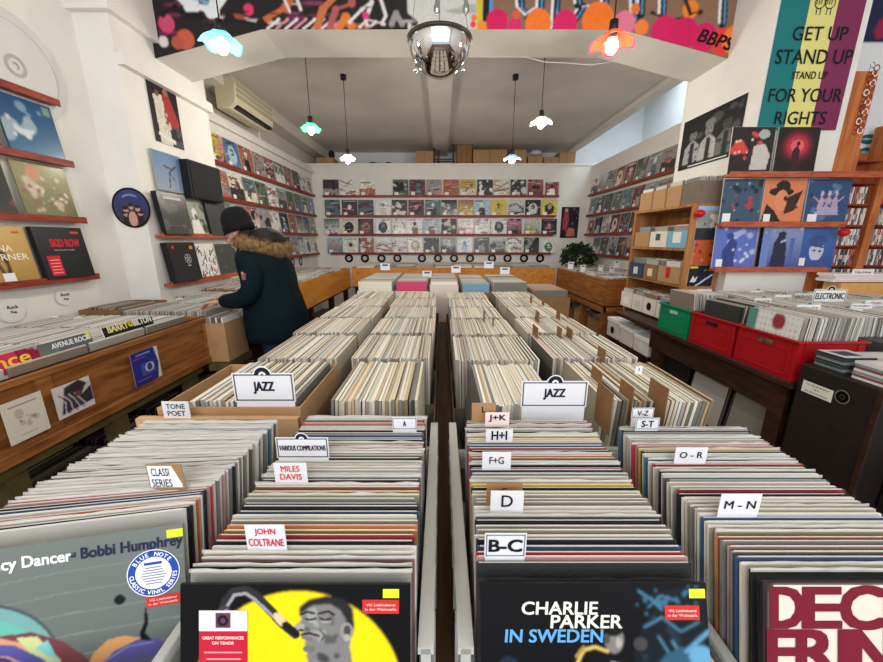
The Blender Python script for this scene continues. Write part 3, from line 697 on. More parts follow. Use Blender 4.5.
tag(m.build('banner'), 'tall teal, yellow and maroon banner with black slogan lettering on the right pier', 'banner')
cv = CV(110, 90, (22, 22, 24)); rg = np.random.default_rng(41)
cv.cloud((70, 70, 72), rg, 10, .12, .5, (0, 1, .3, 1))
for u, sk, hat in ((.22, 120, (26, 26, 28)), (.50, 136, (120, 120, 118)), (.78, 66, (18, 18, 20))):
    cv.poly([(u - .15, 0), (u - .13, .42), (u - .05, .52), (u + .05, .52), (u + .13, .42), (u + .15, 0)], (sk + 40, sk + 40, sk + 38)).poly([(u - .03, .0), (u - .03, .5), (u + .04, .5), (u + .05, 0)], (30, 30, 32)).ell(u, .64, .065, .12, (sk, sk, sk - 2)).ell(u, .77, .085, .075, hat)
    cv.ell(u - .028, .66, .018, .012, (26, 26, 28)).ell(u + .028, .66, .018, .012, (26, 26, 28)).ell(u, .58, .03, .012, (40, 38, 38)).cloud((50, 50, 52), rg, 8, .04, .5, (u - .13, u + .13, .05, .45))
cv.rect(0, 1, 0, .09, (18, 18, 20)); cv.rect(0, .03, 0, 1, (16, 16, 18)); cv.rect(.97, 1, 0, 1, (16, 16, 18)); cv.rect(0, 1, .95, 1, (16, 16, 18)); cv.speck(.2, rg)
# the side of the right pier faces the aisle
aL = pt(684, 130, 'x', 2.297).y; aR = pt(741.5, 130, 'x', 2.297).y; zt = pt(741, 96, 'x', 2.297).z; zb = pt(735, 155, 'x', 2.297).z
mb = MB(); W_ = abs(aL - aR)
mb.box(-W_ / 2, W_ / 2, -.003, 0, 0, zt - zb, PRINT, lin((24, 24, 26))); mb.canvas(cv, -W_ / 2, W_ / 2, 0, zt - zb, -.004, PRINT)
mb.box(-W_ * .3, W_ * .35, -.0052, -.0045, .012, .022, PRINT, lin((220, 220, 216)))
tag(mb.build('poster', loc=(2.298, (aL + aR) / 2, zb), rot=(0, 0, -PI / 2)), 'black and white poster of three musicians on the side of the right pier', 'poster')

YS = 2.88
zz = [pt(760, y, 'y', YS).z for y in (173.5, 223.5, 268.5)]
sx = [(2.13, 3.45), (2.14, 3.08), (2.15, 3.02)]
for k in range(3): shelf('wall_shelf', 'orange-red ledge on the right pier, %s of three' % ['top', 'middle', 'bottom'][k], sx[k][0], sx[k][1], YS - .0, YP, zz[k], REDL, '-y')
def rs(px0, px1, k, cv, label, **kw):
    py = (150, 203, 250)[k]; a = pt(px0, py, 'y', YS + .02).x; b = pt(px1, py, 'y', YS + .02).x
    w_ = b - a
    sleeve(((a + b) / 2, YS + .035, zz[k]), 0, cv, label, None, lean=.06, w_=w_, h=.325, **kw)
rg = np.random.default_rng(55)
cv = CV(50, 50, (40, 34, 38)).cloud((206, 70, 66), rg, 12, .13, .5, (.0, .7, .3, .9)).cloud((240, 190, 180), rg, 6, .05, .5, (.1, .5, .4, .8)).poly([(.5, .1), (.55, .6), (.8, .65), (.95, .4), (.9, .1)], (196, 190, 186)).ell(.75, .85, .13, .1, (170, 176, 170)).line([(.5, .5), (.4, .2)], .05, (60, 40, 40)).speck(.12, rg)
rs(732, 775, 0, cv, 'sleeve with a figure before pink fire, left on the top pier ledge')
cv = CV(50, 50, (30, 26, 30)); 
for r_, c in ((.42, (70, 24, 34)), (.34, (120, 30, 46)), (.26, (176, 44, 62)), (.16, (226, 96, 104))): cv.ell(.5, .6, r_, r_ * .85, c)
cv.poly([(.42, .1), (.4, .5), (.5, .62), (.58, .5), (.6, .1)], (60, 20, 30)).ell(.52, .65, .04, .05, (50, 16, 24)).speck(.08, rg)
rs(778, 820, 0, cv, 'black sleeve with a glowing red haze, right on the top pier ledge')
cv = CV(50, 50, (60, 84, 106)).cloud((30, 44, 60), rg, 14, .1, .5).cloud((170, 60, 74), rg, 7, .09, .5, (.25, .8, .3, .65)).cloud((150, 170, 180), rg, 6, .05, .5).speck(.2, rg)
rs(723, 762.5, 1, cv, 'blue-grey busy sleeve with red centre, left on the middle pier ledge', tagc=(-.10, .04, .06, .07))
cv = CV(50, 50, (216, 130, 88)).ell(.42, .72, .3, .1, (36, 30, 30)).ell(.45, .85, .17, .12, (36, 30, 30)).ell(.45, .52, .17, .24, (222, 140, 100)).poly([(0, 0), (.1, .45), (.3, .3), (.5, .05), (.6, 0)], (40, 32, 32)).poly([(.55, .2), (.6, .6), (.95, .75), (.8, .3)], (56, 40, 36)).cloud((40, 32, 32), rg, 8, .06, .5, (.3, .9, .1, .6)).speck(.08, rg)
rs(764.5, 805.5, 1, cv, 'orange and black sleeve of a man in a hat on the middle pier ledge', tagc=(-.11, .04, .05, .06))
cv = CV(50, 50, (48, 76, 120)).cloud((90, 120, 160), rg, 10, .1, .5)
for u in (.35, .52, .68): cv.poly([(u - .12, .2), (u - .03, .6), (u + .03, .6), (u + .12, .2)], (170, 160, 186)).ell(u, .68, .04, .06, (190, 180, 196)).line([(u - .18, .6), (u, .45), (u + .18, .6)], .03, (190, 150, 170))
cv.cloud((36, 50, 80), rg, 12, .06, .6, (0, 1, 0, 1)).speck(.15, rg)
rs(808, 851, 1, cv, 'dark blue sleeve with three winged figures, right on the middle pier ledge', tagc=(-.10, .04, .07, .06))
cv = CV(50, 50, (92, 112, 186)).cloud((170, 180, 222), rg, 10, .12, .5).poly([(.25, 0), (.2, .4), (.4, .75), (.55, .6), (.5, .2), (.55, 0)], (50, 64, 130)).ell(.36, .76, .09, .08, (56, 70, 136)).cloud((200, 206, 232), rg, 8, .06, .5, (.45, .95, .1, .6)).speck(.1, rg)
rs(715, 757, 2, cv, 'violet-blue sleeve with a kneeling figure, left on the lowest pier ledge', tagc=(-.11, .04, .05, .06))
cv = CV(50, 50).grad((60, 84, 156), (140, 154, 190)); cv.rect(.3, .55, .1, .6, (34, 38, 66)).poly([(.25, 0), (.32, .62), (.4, .8), (.55, .8), (.62, .5), (.65, 0)], (38, 40, 70)).ell(.48, .8, .1, .06, (34, 34, 60)).rect(.0, .2, .0, .9, (110, 130, 190)).cloud((170, 180, 214), rg, 6, .06, .5, (0, 1, .6, 1)).rect(.7, .8, .2, .7, (80, 100, 170)).speck(.12, rg)
rs(760, 800, 2, cv, 'blue thick sleeve with a dark seated figure, middle of the lowest pier ledge', edge=(26, 26, 32), thick=.03)
cv = CV(50, 50).grad((44, 74, 150), (70, 106, 170)); cv.ell(.48, .42, .2, .26, (190, 196, 214)).ell(.48, .65, .26, .13, (60, 80, 140)).line([(.3, .55), (.66, .5)], .05, (60, 70, 110)).ell(.42, .42, .04, .03, (60, 66, 100)).ell(.58, .4, .04, .03, (60, 66, 100)).poly([(.1, 0), (.3, .2), (.7, .18), (.9, 0)], (60, 84, 150)).speck(.08, rg)
rs(801.5, 837, 2, cv, 'blue sleeve with a pale portrait, right on the lowest pier ledge', tagc=(-.11, .05, .05, .06))
# red tomato-like bobbles
for px, py, Y, lab in ((700, 213.5, 2.97, 'corner of the bookcase top'), (844, 232.5, 2.84, 'end of the middle pier ledge')):
    q = pt(px, py, 'y', Y); m = MB(); m.ell((0, 0, 0), (.036, .036, .03), mat('shiny_red', (190, 20, 36), .2), 20, 12); m.tube([(0, 0, -.004), (0, .03, 0)], .006, BLACK, 6)
    tag(m.build('red_knob', loc=q), 'shiny red ball clipped at the %s' % lab, 'ball')

# timber posts and compact disc rack in the recess
m = MB(); m.box(2.955, 3.125, 2.955, 2.99, 0, 2.62, PINE); tag(m.build('timber_post', bevel=.004), 'orange pine board upright right of the banner', 'post')
t = thing('disc_rack', 'orange timber rack filled with compact discs at the right edge', 'rack', (3.13, 3.0, 0))
zs = [.62 + i * .158 for i in range(10)]
X1 = .60
m = MB(); m.box(0, .72, .13, .15, .5, 2.12, REDL); m.build('back_board', t)
for x in (0.0, .26, .70):
    m = MB(); m.box(x, x + (.06 if x == .26 else .02), 0 if x == .26 else -.03, .13, .5, 2.12 if x != .26 else 2.3, PINE); m.build('upright', t)
for z in zs:
    m = MB(); m.box(.02, .24, 0, .13, z - .012, z, RED); m.box(.34, .70, 0, .13, z - .012, z, RED); m.build('shelf_board', t)
cd_pal = [(230, 226, 220), (60, 56, 60), (160, 60, 66), (200, 196, 190), (90, 96, 110), (210, 190, 150), (40, 40, 44), (180, 90, 70), (226, 220, 214), (220, 216, 210)]
ncd = 0
for zi, z in enumerate(zs[1:-1]):
    for xa, xb in ((.024, .235), (.344, .695)):
        x = 3.13 + xa
        while x < 3.13 + xb - .013 and ncd < 290:
            th = .0108; c = random.choice(cd_pal); hh = .125
            m = MB(); m.cbox(0, th, 0, .12, 0, hh, GLOSS, lin((210, 210, 210)), lin(c), lin((190, 190, 190)))
            m.box(.002, th - .002, -.0006, .0, .02 + random.random() * .03, .08, PRINT, lin(random.choice(cd_pal)))
            nm = ['white', 'black', 'red', 'grey', 'slate', 'tan'][[(230, 226, 220), (40, 40, 44), (160, 60, 66), (200, 196, 190), (90, 96, 110), (210, 190, 150)].index(c)] if c in [(230, 226, 220), (40, 40, 44), (160, 60, 66), (200, 196, 190), (90, 96, 110), (210, 190, 150)] else 'mixed colour'
            kk = int(round((x - 3.13 - xa) / .012)) + 1; lab = '%s spined disc case, %s in the %s column of rack row %s from top' % (nm, nth(kk), 'left' if xa < .1 else 'right', ORD[len(zs) - 3 - zi])
            tag(m.build('compact_disc', loc=(x, 3.005 + random.uniform(0, .006), z)), lab, 'compact disc', 'compact discs in the rack'); x += th + .0012; ncd += 1
# framed text panel and oval stickers in the recess above the rack
t = None
q = pt(874, 146, 'y', 3.175)
for i, (px, py, rx) in enumerate(((869, 139, .07), (867, 152, .06), (873, 163, .07))):
    q = pt(px, py, 'y', 3.172); m = MB(); cvv = None
    n = 24; m.poly([(rx * math.cos(2 * PI * k / n), .032 * math.sin(2 * PI * k / n)) for k in range(n)], -.004, PRINT, (30, 96, 104)); m.poly([(rx * .8 * math.cos(2 * PI * k / n), .008 * math.sin(2 * PI * k / n)) for k in range(n)], -.005, PRINT, (150, 190, 190))
    m.poly([(rx * 1.04 * math.cos(2 * PI * k / n), .035 * math.sin(2 * PI * k / n)) for k in range(n)], -.003, PRINT, (20, 40, 46))
    tag(m.build('oval_sticker', loc=(q.x, 3.178, q.z)), 'teal oval sticker on the wall above the disc rack, %s of three' % ['top', 'middle', 'bottom'][i], 'sticker')
cv = CV(20, 40, (28, 34, 70)).cloud((150, 30, 70), rg, 4, .2, .5); 
flatpic('poster', 'navy and pink poster corner at the top right edge', 'poster', 'y', 3.17, (868, -30), (900, 42), cv)
m = MB(); a = pt(879, 62, 'y', 2.93); b = pt(861, 130, 'y', 2.93)
for i in range(15):
    q = a.lerp(b, i / 14); mcol = (150, 34, 40) if i % 2 else (232, 222, 214)
    m.disc(q.x - a.x + (.012 if i % 3 else -.014), q.z - b.z, .015, .023, -.002 - .002 * (i % 2), PRINT, mcol, 16)
    m.disc(q.x - a.x - .022, q.z - b.z - .01, .014, .018, -.001, PRINT, (110, 36, 30), 16)
tag(m.build('ring_garland', loc=(a.x, 2.948, b.z)), 'garland of white and dark red rings hanging down the pine upright', 'garland')

# ------------------------------------------------------------ centre island
TZ = 0.679
def Ytop(py, z=None): return pt(441.5, py, 'z', z if z else .9955).y
t = thing('island_table', 'long brown wooden table under the rows of record crates', 'table', (0.02, 0, 0))
m = MB(); m.box(-.80, .80, .10, 4.75, TZ - .03, TZ, mat('table_wood', (116, 84, 56), .5, kind='wood', scale=5, col2=(82, 56, 36), stretch=(8, .6, 4))); m.build('tabletop', t)
m = MB(); m.box(-.74, .74, .2, 4.65, TZ - .11, TZ - .03, DARKW); m.build('apron', t)
for x in (-.7, .7):
    for y in (.25, 1.75, 3.25, 4.6):
        m = MB(); m.box(x - .035, x + .035, y - .035, y + .035, 0, TZ - .11, DARKW); m.build('leg', t)

def plastic_crate(name, label, group, loc, rz, W, L, H, mt, wall=.006, handle=True, ribs=True):
    """open crate, local x across, y along, base at z=0; windows cut as frames near the rim"""
    t = thing(name, label, 'crate', loc, rz, group)
    m = MB(); m.box(-W / 2, W / 2, 0, L, 0, .006, mt)
    for (a, b, c, d) in ((-W / 2, W / 2, 0, wall), (-W / 2, W / 2, L - wall, L), (-W / 2, -W / 2 + wall, wall, L - wall), (W / 2 - wall, W / 2, wall, L - wall)): m.box(a, b, c, d, .006, H - .012, mt)
    if ribs:
        for k in range(1, 5):
            z = H * k / 5
            for x in (-W / 2 - .002, W / 2 - .002): m.box(x, x + .004, .01, L - .01, z - .002, z + .002, mt)
            m.box(-W / 2, W / 2, -.003, 0, z - .002, z + .002, mt)
        for x in (-W / 2 - .003, W / 2 - .003):
            for y in (.03, L / 3, 2 * L / 3, L - .03): m.box(x, x + .006, y - .005, y + .005, .01, H - .02, mt)
    cb = m.build('body', t)
    m = MB(); e = .012
    m.box(-W / 2 - e, W / 2 + e, -e, 0.004, H - .014, H, mt); m.box(-W / 2 - e, W / 2 + e, L - .004, L + e, H - .014, H, mt)
    m.box(-W / 2 - e, -W / 2 + .004, 0, L, H - .014, H, mt); m.box(W / 2 - .004, W / 2 + e, 0, L, H - .014, H, mt)
    m.build('rim', t, bevel=.003)
    if handle:
        m = MB(); s_ = mat('handle_slot', (46, 40, 38), .8)
        for y in (L * .35,): m.box(-W / 2 - .0035, -W / 2 - .0015, y, y + .11, H - .065, H - .035, s_); m.box(W / 2 + .0015, W / 2 + .0035, y, y + .11, H - .065, H - .035, s_)
        m.build('handle_slot', cb)
    return t
FC = [(-.575, .35, .56, 'second to the left, behind the grey fronted sleeve'), (-.2, .31, .65, 'holding the yellow and black fronted sleeve'), (.218, .285, .66, 'holding the black and blue lettered sleeve'), (.605, .31, .65, 'at the right holding the maroon lettered sleeve')]
m = MB(); m.box(-.79, -.395, .33, .93, TZ, TZ + .029, CARDD); tag(m.build('flat_cardboard'), 'flattened brown cardboard under the left crate', 'cardboard')
for (x, y, L, nm) in FC:
    plastic_crate('record_crate', 'frosted clear plastic crate ' + nm.replace('second to the left, behind', 'holding'), None, (x, y, TZ + (.03 if x < -.5 else 0)), 0, .345, L, .17, CLEAR)
# white outer lids' rails either side of the middle gap
for x0, lab in ((-.022, 'left'), (.034, 'right')):
    m = MB(); m.box(-.007, .007, 0, .64, 0, .22, CLEAR); m.box(-.011, .011, 0, .64, .21, .222, CLEAR)
    for k in range(7): m.box(-.0125, .0125, .05 + k * .085, .07 + k * .085, .12, .20, see_through('frosted_clear_plastic_rib', (200, 200, 196), .8, .3))
    tag(m.build('side_rail', loc=(x0, .38, TZ)), 'frosted plastic crate side standing along the %s of the middle gap' % lab, 'crate side', None)

TOPC = {
 'cream': (216, 206, 182), 'white': (222, 219, 211), 'grey': (128, 126, 122), 'black': (30, 30, 33), 'yellow': (220, 178, 60), 'orange': (206, 120, 74), 'red': (186, 56, 60), 'blue': (58, 88, 128), 'pink': (190, 146, 142), 'tan': (190, 164, 130), 'teal': (92, 134, 150), 'charcoal': (60, 60, 64)}
def one_record(loc, rz, lean, c, label, group, w_=.315, h=.315, thick=.0045, film=True, ry=0, face=None, spine=None, lip=.2):
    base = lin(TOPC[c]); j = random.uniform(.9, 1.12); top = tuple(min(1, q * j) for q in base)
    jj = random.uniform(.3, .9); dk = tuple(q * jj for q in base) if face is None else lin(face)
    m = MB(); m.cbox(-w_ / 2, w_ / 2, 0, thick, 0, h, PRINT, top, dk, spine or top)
    if film:
        # inner sleeve edge standing a little proud
        e = random.uniform(.0005, .0016)
        m.cbox(-w_ / 2 + .004, w_ / 2 - .004, thick * .35, thick * .65, h, h + e, PAPER, lin((226, 222, 212)), lin((200, 196, 188)), lin((200, 196, 188)))
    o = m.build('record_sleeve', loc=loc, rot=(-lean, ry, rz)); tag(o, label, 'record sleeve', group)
    if film:
        q = MB(); n = 12; vs = []
        for k in range(n + 1):
            x = -w_ / 2 - .002 + (w_ + .004) * k / n
            vs += [(x, -.0008 + random.uniform(-.0003, .0002), h * .55), (x, -.0006 + random.uniform(-.0006, .0006), h + random.uniform(.002, .006))]
        q.add(vs, [(2 * k, 2 * k + 2, 2 * k + 3, 2 * k + 1) for k in range(n)], SLEEVE, smooth=True)
        if random.random() < lip:
          ts = [(a_[0], a_[1] - .0002, h - .001) if i_ % 2 == 0 else a_ for i_, a_ in enumerate(vs)]; ts += [(a_[0], a_[1] + thick + .0014, h - .001 + random.uniform(0, .003)) for a_ in vs[1::2]]; m_ = len(vs)
          q.add(ts, [(2 * k, 2 * k + 2, 2 * k + 3, 2 * k + 1) for k in range(n)] + [(2 * k + 1, 2 * k + 3, m_ + k + 1, m_ + k) for k in range(n)], SLEEVE_EDGE)
        q.build('plastic_sleeve', o)
    return o

def crate_rows(cx, tops, pal, cname, group, rots, z0=TZ + .007, lean=math.radians(14), jx=.004, sections=(), xs=None):
    n = len(tops); cnt = {}
    for i, yt in enumerate(tops):
        c = pal[i] if i < len(pal) else random.choice(['cream', 'white', 'grey', 'black', 'cream', 'white', 'tan'])
        h = random.uniform(.3135, .3155)
        sec = 'behind the front sleeve'
        for (ys, nm) in sections:
            if yt > ys: sec = nm
        cnt[sec] = cnt.get(sec, 0) + 1; lab = '%s edged sleeve, %s %s in the %s' % (c, nth(cnt[sec]), sec, cname); grp = 'sleeves in the ' + cname
        rz = rots(i / max(1, n - 1))
        x = cx(i / max(1, n - 1)) if callable(cx) else cx
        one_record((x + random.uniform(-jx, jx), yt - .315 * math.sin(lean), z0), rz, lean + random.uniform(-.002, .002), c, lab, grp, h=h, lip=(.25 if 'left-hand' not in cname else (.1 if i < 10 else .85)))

def lerp_tops(a, b, n): return [a + (b - a) * (i + random.uniform(-.1, .1)) / (n - 1) for i in range(n)]
P = lambda s_: [{'c': 'cream', 'w': 'white', 'g': 'grey', 'k': 'black', 'y': 'yellow', 'o': 'orange', 'r': 'red', 'b': 'blue', 'p': 'pink', 't': 'tan', 'e': 'teal', 'd': 'charcoal'}[q] for q in s_]
Yc = {k: Ytop(v) for k, v in dict(jc=549, md=483, vc=459, a=429, bc=556, d=510, fg=468, hi=441, jk=424, mn=514, or_=461, st=429, cs=490).items()}; Yc['cs'] = Ytop(490, 1.022)
crate_rows(-.2, lerp_tops(.418, .885, 45), P('wkpcwkryocwbkdgcyowkgcwpcwkgcwprwkdbgkcwrogcwc'), 'yellow-fronted crate', '', lambda u: 0,
           sections=((Yc['jc'] + .003, 'behind the lower red-lettered card'), (Yc['md'] + .003, 'behind the upper red-lettered card'), (Yc['vc'] + .003, 'behind the compilations sign')))
crate_rows(lambda u: .212 + .010 * u, lerp_tops(.430, .86, 42), P('kprbkwcwkgcwgtwckycwcbrkwgowkrbgwcyckwgprwgcgwkw'), 'black-and-blue-fronted crate', '', lambda u: 0,
           sections=((Yc['bc'] + .003, 'behind the B-C card'), (Yc['d'] + .003, 'behind the D card'), (Yc['fg'] + .003, 'behind the F+G card')))
crate_rows(lambda u: .60 + .004 * u, lerp_tops(.420, .83, 42), P('kcbgpgotcwbwcgcwkrwcbgwkcrwbewkyprgwwcbkgewcbgwc'), 'right-hand maroon-lettered crate', '', lambda u: 0,
           sections=((Yc['mn'] + .003, 'behind the M-N card'), (Yc['or_'] + .003, 'behind the O-R card')))
crate_rows(lambda u: -.560 + .0 * u, lerp_tops(.478, .80, 40), P('wkcowbkprwgwpkwgkgwgwgcwgwgwegwwgwgewwgwgwgw'), 'left-hand grey-fronted crate', '', lambda u: math.radians(11 * (1 - u) ** 1.4), lean=math.radians(14), z0=TZ + .037,
           sections=((Yc['cs'] + .003, 'behind the notched handwritten card'),))

# the four sleeves that face the viewer
def stick_r(mb, T, y, x, z, w_=.046, h=.016):
    mb.box(x - w_ / 2, x + w_ / 2, y, y + .0004, z - h / 2, z + h / 2, PRINT, lin((196, 44, 40)), T=T)
    mb.text('VG Liebhaberei', x, z + .003, w_ * .8, .0035, y - .0006, PRINT, (244, 214, 204), T=T); mb.text('in der Wohnzeile', x, z - .003, w_ * .85, .0035, y - .0006, PRINT, (244, 214, 204), T=T)
def stick_y(mb, T, y, x, z): mb.box(x - .011, x + .011, y, y + .0004, z - .006, z + .006, PRINT, lin((214, 236, 40)), T=T)
LE = math.radians(14); rg = np.random.default_rng(77)
def hero(x, yt, rz, cv, label, extra, edge=(60, 60, 60), zo=0, le=LE):
    T = Matrix.Rotation(-le, 4, 'X'); yb = yt - .315 * math.sin(le)
    mb = MB(); mb.box(-.1575, .1575, -.004, 0, 0, .315, PRINT, lin(edge), T=T)
    mb.canvas(cv, -.1572, .1572, .0003, .3147, -.0045, mat('laminated_print', kind='attr', rough=.4, spec=.12), T=T)
    extra(mb, T, -.0052)
    o = mb.build('record_sleeve', loc=(x, yb, TZ + .0075 + zo), rot=(0, 0, rz)); tag(o, label, 'record sleeve')
    q = MB(); vs = []
    for k in range(17):
        xx = -.161 + .322 * k / 16; vs += [(xx, -.0016, .16), (xx, .0015 + random.uniform(-.001, .001), .3165 + random.uniform(.001, .004))]
    q.add([T @ Vector(v) for v in vs], [(2 * k, 2 * k + 2, 2 * k + 3, 2 * k + 1) for k in range(16)], SLEEVE, smooth=True)
    q.build('plastic_sleeve', o)
# 1 grey green
def sh(pts, du, dv): return [(u + du, v + dv) for u, v in pts]
cv = CV(240, 240).grad((92, 98, 94), (108, 114, 110))
for v in (.62, .72, .82, .52, .42): cv.line([(0, v), (.5, v + .035), (1, v + .03)], .005, (124, 130, 126))
cv.ell(.14, .44, .33, .325, (70, 84, 86)); cv.ell(.14, .43, .32, .32, (112, 160, 156)); cv.ell(.13, .41, .285, .29, (100, 176, 160))
for i in range(70):
    u, v = rg.uniform(0, .42), rg.uniform(.42, .72)
    if ((u - .13) / .26) ** 2 + ((v - .41) / .27) ** 2 < 1: cv.line([(u, v), (u + .014, v + .010)], .006, (44, 88, 88))
cv.poly([(0, .62), (.12, .63), (.26, .60), (.38, .53), (.50, .40), (0, .38)], (206, 148, 116)).poly([(.22, .605), (.36, .60), (.48, .53), (.62, .38), (.50, .38), (.36, .54)], (112, 62, 66)).poly([(.30, .585), (.38, .575), (.47, .44), (.40, .42)], (192, 200, 140)).poly([(.37, .52), (.42, .55), (.46, .44)], (120, 190, 190))
cv.line([(0, .555), (.14, .565), (.28, .53), (.38, .45), (.44, .36)], .05, (86, 82, 150)).line([(0, .52), (.14, .53), (.26, .49), (.33, .42)], .02, (60, 60, 110)).ell(.10, .40, .20, .11, (122, 140, 134))
cv.poly([(.56, .38), (.60, .45), (.66, .50), (.73, .505), (.82, .47), (.86, .38)], (202, 148, 96)).poly([(.62, .38), (.68, .44), (.78, .475), (.88, .46), (.90, .38)], (90, 86, 146)).line([(.64, .40), (.74, .45), (.84, .45)], .012, (120, 120, 180))
cv.poly([(.795, .47), (.79, .50), (.812, .55), (.818, .62), (.826, .62), (.832, .55), (.815, .50), (.845, .455)], (20, 20, 24)); cv.ell(.717, .68, .024, .024, (24, 24, 28))
def ex1(mb, T, y):
    mb.text('Fancy Dancer', -.046, .289, .113, .021, y, PRINT, (236, 236, 232), bold=.025, T=T); mb.text('"', .0125, .293, .006, .004, y, PRINT, (30, 36, 70), T=T); mb.text('- Bobbi Humphrey', .083, .2895, .146, .021, y, PRINT, (30, 36, 66), bold=.025, T=T)
    cx, cz = .115, .247
    mb.disc(cx, cz, .0, .0355, y, PRINT, (34, 70, 160), 40, T=T); mb.disc(cx, cz, 0, .0245, y - .0005, PRINT, (232, 234, 238), 40, T=T); mb.disc(cx, cz, .0345, .0358, y - .0004, PRINT, (232, 234, 238), 40, T=T)
    for s_, a0, a1, fl in (('BLUE NOTE', 145, 40, 1), ('CLASSIC VINYL SERIES', 185, 355, -1)):
        for i, ch in enumerate(s_):
            if ch == ' ': continue
            a = math.radians(a0 + (a1 - a0) * i / (len(s_) - 1)); r = .0292
            mb.text(ch, cx + r * math.cos(a), cz + r * math.sin(a), None, .0058, y - .0008, PRINT, (240, 242, 246), bold=.03, rot=a - PI / 2 * fl, T=T)
    mb.box(cx - .012, cx + .012, y - .001, y - .0008, cz + .013, cz + .017, PRINT, lin((34, 70, 160)), T=T)
    for i in range(7): mb.box(cx - .017 + .002 * abs(i - 3), cx + .017 - .002 * abs(i - 3), y - .001, y - .0008, cz + .008 - i * .004, cz + .0095 - i * .004, PRINT, lin((120, 128, 150)), T=T)
    stick_r(mb, T, y, .126, .203); stick_y(mb, T, y, .146, .303)
    mb.text('Lovingly listened by', .121, .178, .03, .002, y - .0007, PRINT, (244, 214, 204), T=T) if False else None
a = pt(191, 520, 'z', 1.02); rz = math.radians(11.5)
hero(a.x - .1575 * math.cos(rz) + .010, a.y - .1575 * math.sin(rz) - .006, rz, cv, 'grey-green sleeve with a blue round sticker and butterfly shapes, front of the left crate', ex1, (120, 124, 120), zo=.03)
# 2 black with yellow disc
cv = CV(300, 300, (15, 15, 17)); cv.ell(.513, .517, .455, .455, (232, 208, 20))
def hp(pts): return [(.50 + (u - .535) * .93, .947 - (.955 - v) * .50) for u, v in pts]
def he(u, v, rx, ry, c):
    (a_, b_), = hp([(u, v)]); cv.ell(a_, b_, rx * .93, ry * .52, c)
def hl(pts, wd, c): cv.line(hp(pts), wd * .62, c)
cv.poly([(.545, .30), (.555, .62), (.56, .70), (.60, .72), (.74, .72), (.755, .60), (.80, .56), (.80, .30)], (84, 84, 84))
cv.poly(hp([(.60, .36), (.585, .44), (.60, .50), (.575, .54), (.585, .57), (.56, .60), (.57, .64), (.535, .70), (.565, .76), (.555, .80), (.575, .88), (.65, .93), (.74, .92), (.79, .84), (.80, .70), (.79, .5), (.80, .3)]), (122, 120, 118))
cv.poly(hp([(.552, .80), (.555, .87), (.60, .935), (.68, .965), (.76, .94), (.805, .85), (.812, .70), (.80, .60), (.785, .66), (.77, .76), (.745, .84), (.70, .89), (.62, .885)]), (38, 38, 40))
for (bx, c, n, sz) in (((.56, .60, .82, .88), (152, 150, 148), 4, .022), ((.58, .64, .72, .80), (148, 146, 142), 5, .02), ((.62, .69, .72, .78), (84, 84, 86), 5, .022), ((.60, .68, .83, .88), (96, 94, 94), 4, .018), ((.55, .60, .88, .91), (158, 156, 152), 3, .015), ((.58, .72, .66, .70), (66, 66, 68), 5, .022), ((.60, .74, .5, .64), (112, 110, 108), 6, .03)):
    cv.cloud(c, rg, n, sz, .55, bx)
cv.soft(); cv.soft(); cv.soft()
he(.775, .66, .030, .07, (140, 138, 136)); he(.778, .66, .016, .045, (70, 70, 70)); he(.775, .60, .014, .03, (160, 158, 154))
hl([(.56, .80), (.59, .825), (.625, .81)], .016, (34, 34, 36)); hl([(.645, .81), (.69, .83), (.715, .80)], .016, (34, 34, 36)); hl([(.58, .765), (.605, .755), (.63, .768)], .013, (20, 20, 22)); hl([(.65, .768), (.675, .755), (.70, .765)], .013, (20, 20, 22)); hl([(.60, .74), (.63, .735)], .010, (168, 166, 162)); hl([(.66, .738), (.70, .738)], .010, (160, 158, 154))
he(.556, .69, .024, .035, (156, 154, 150)); he(.562, .665, .012, .012, (36, 36, 38)); he(.59, .675, .014, .018, (92, 90, 90)); hl([(.565, .625), (.60, .64), (.645, .615)], .016, (28, 26, 28)); hl([(.57, .60), (.61, .585)], .014, (120, 100, 98)); hl([(.65, .67), (.672, .62), (.655, .57)], .010, (62, 62, 64)); he(.60, .50, .03, .03, (110, 108, 106))
cv.poly([(.56, .30), (.60, .60), (.66, .63), (.80, .64), (.88, .55), (.95, .30)], (150, 148, 146)); cv.line([(.60, .60), (.68, .56), (.72, .35)], .018, (200, 198, 196))
for pts, wd, c in (([(.19, .86), (.195, .92), (.23, .965), (.285, .975), (.33, .95), (.38, .90), (.44, .835), (.50, .785)], .042, (44, 44, 46)), ([(.20, .90), (.235, .955), (.285, .962), (.325, .935), (.40, .865)], .013, (150, 150, 152)), ([(.42, .862), (.445, .835)], .034, (206, 190, 150)), ([(.455, .825), (.505, .785)], .026, (24, 24, 26)), ([(.19, .88), (.21, .7), (.24, .4), (.27, .2)], .06, (60, 60, 62)), ([(.20, .85), (.225, .6), (.25, .4)], .016, (150, 150, 152))): cv.line(pts, wd, c)
for k in range(8): cv.ell(.215 + .012 * k, .80 - k * .06, .026, .016, (130, 130, 132))
cv.ell(.20, .875, .012, .018, (190, 190, 190)); cv.speck(.07, rg)
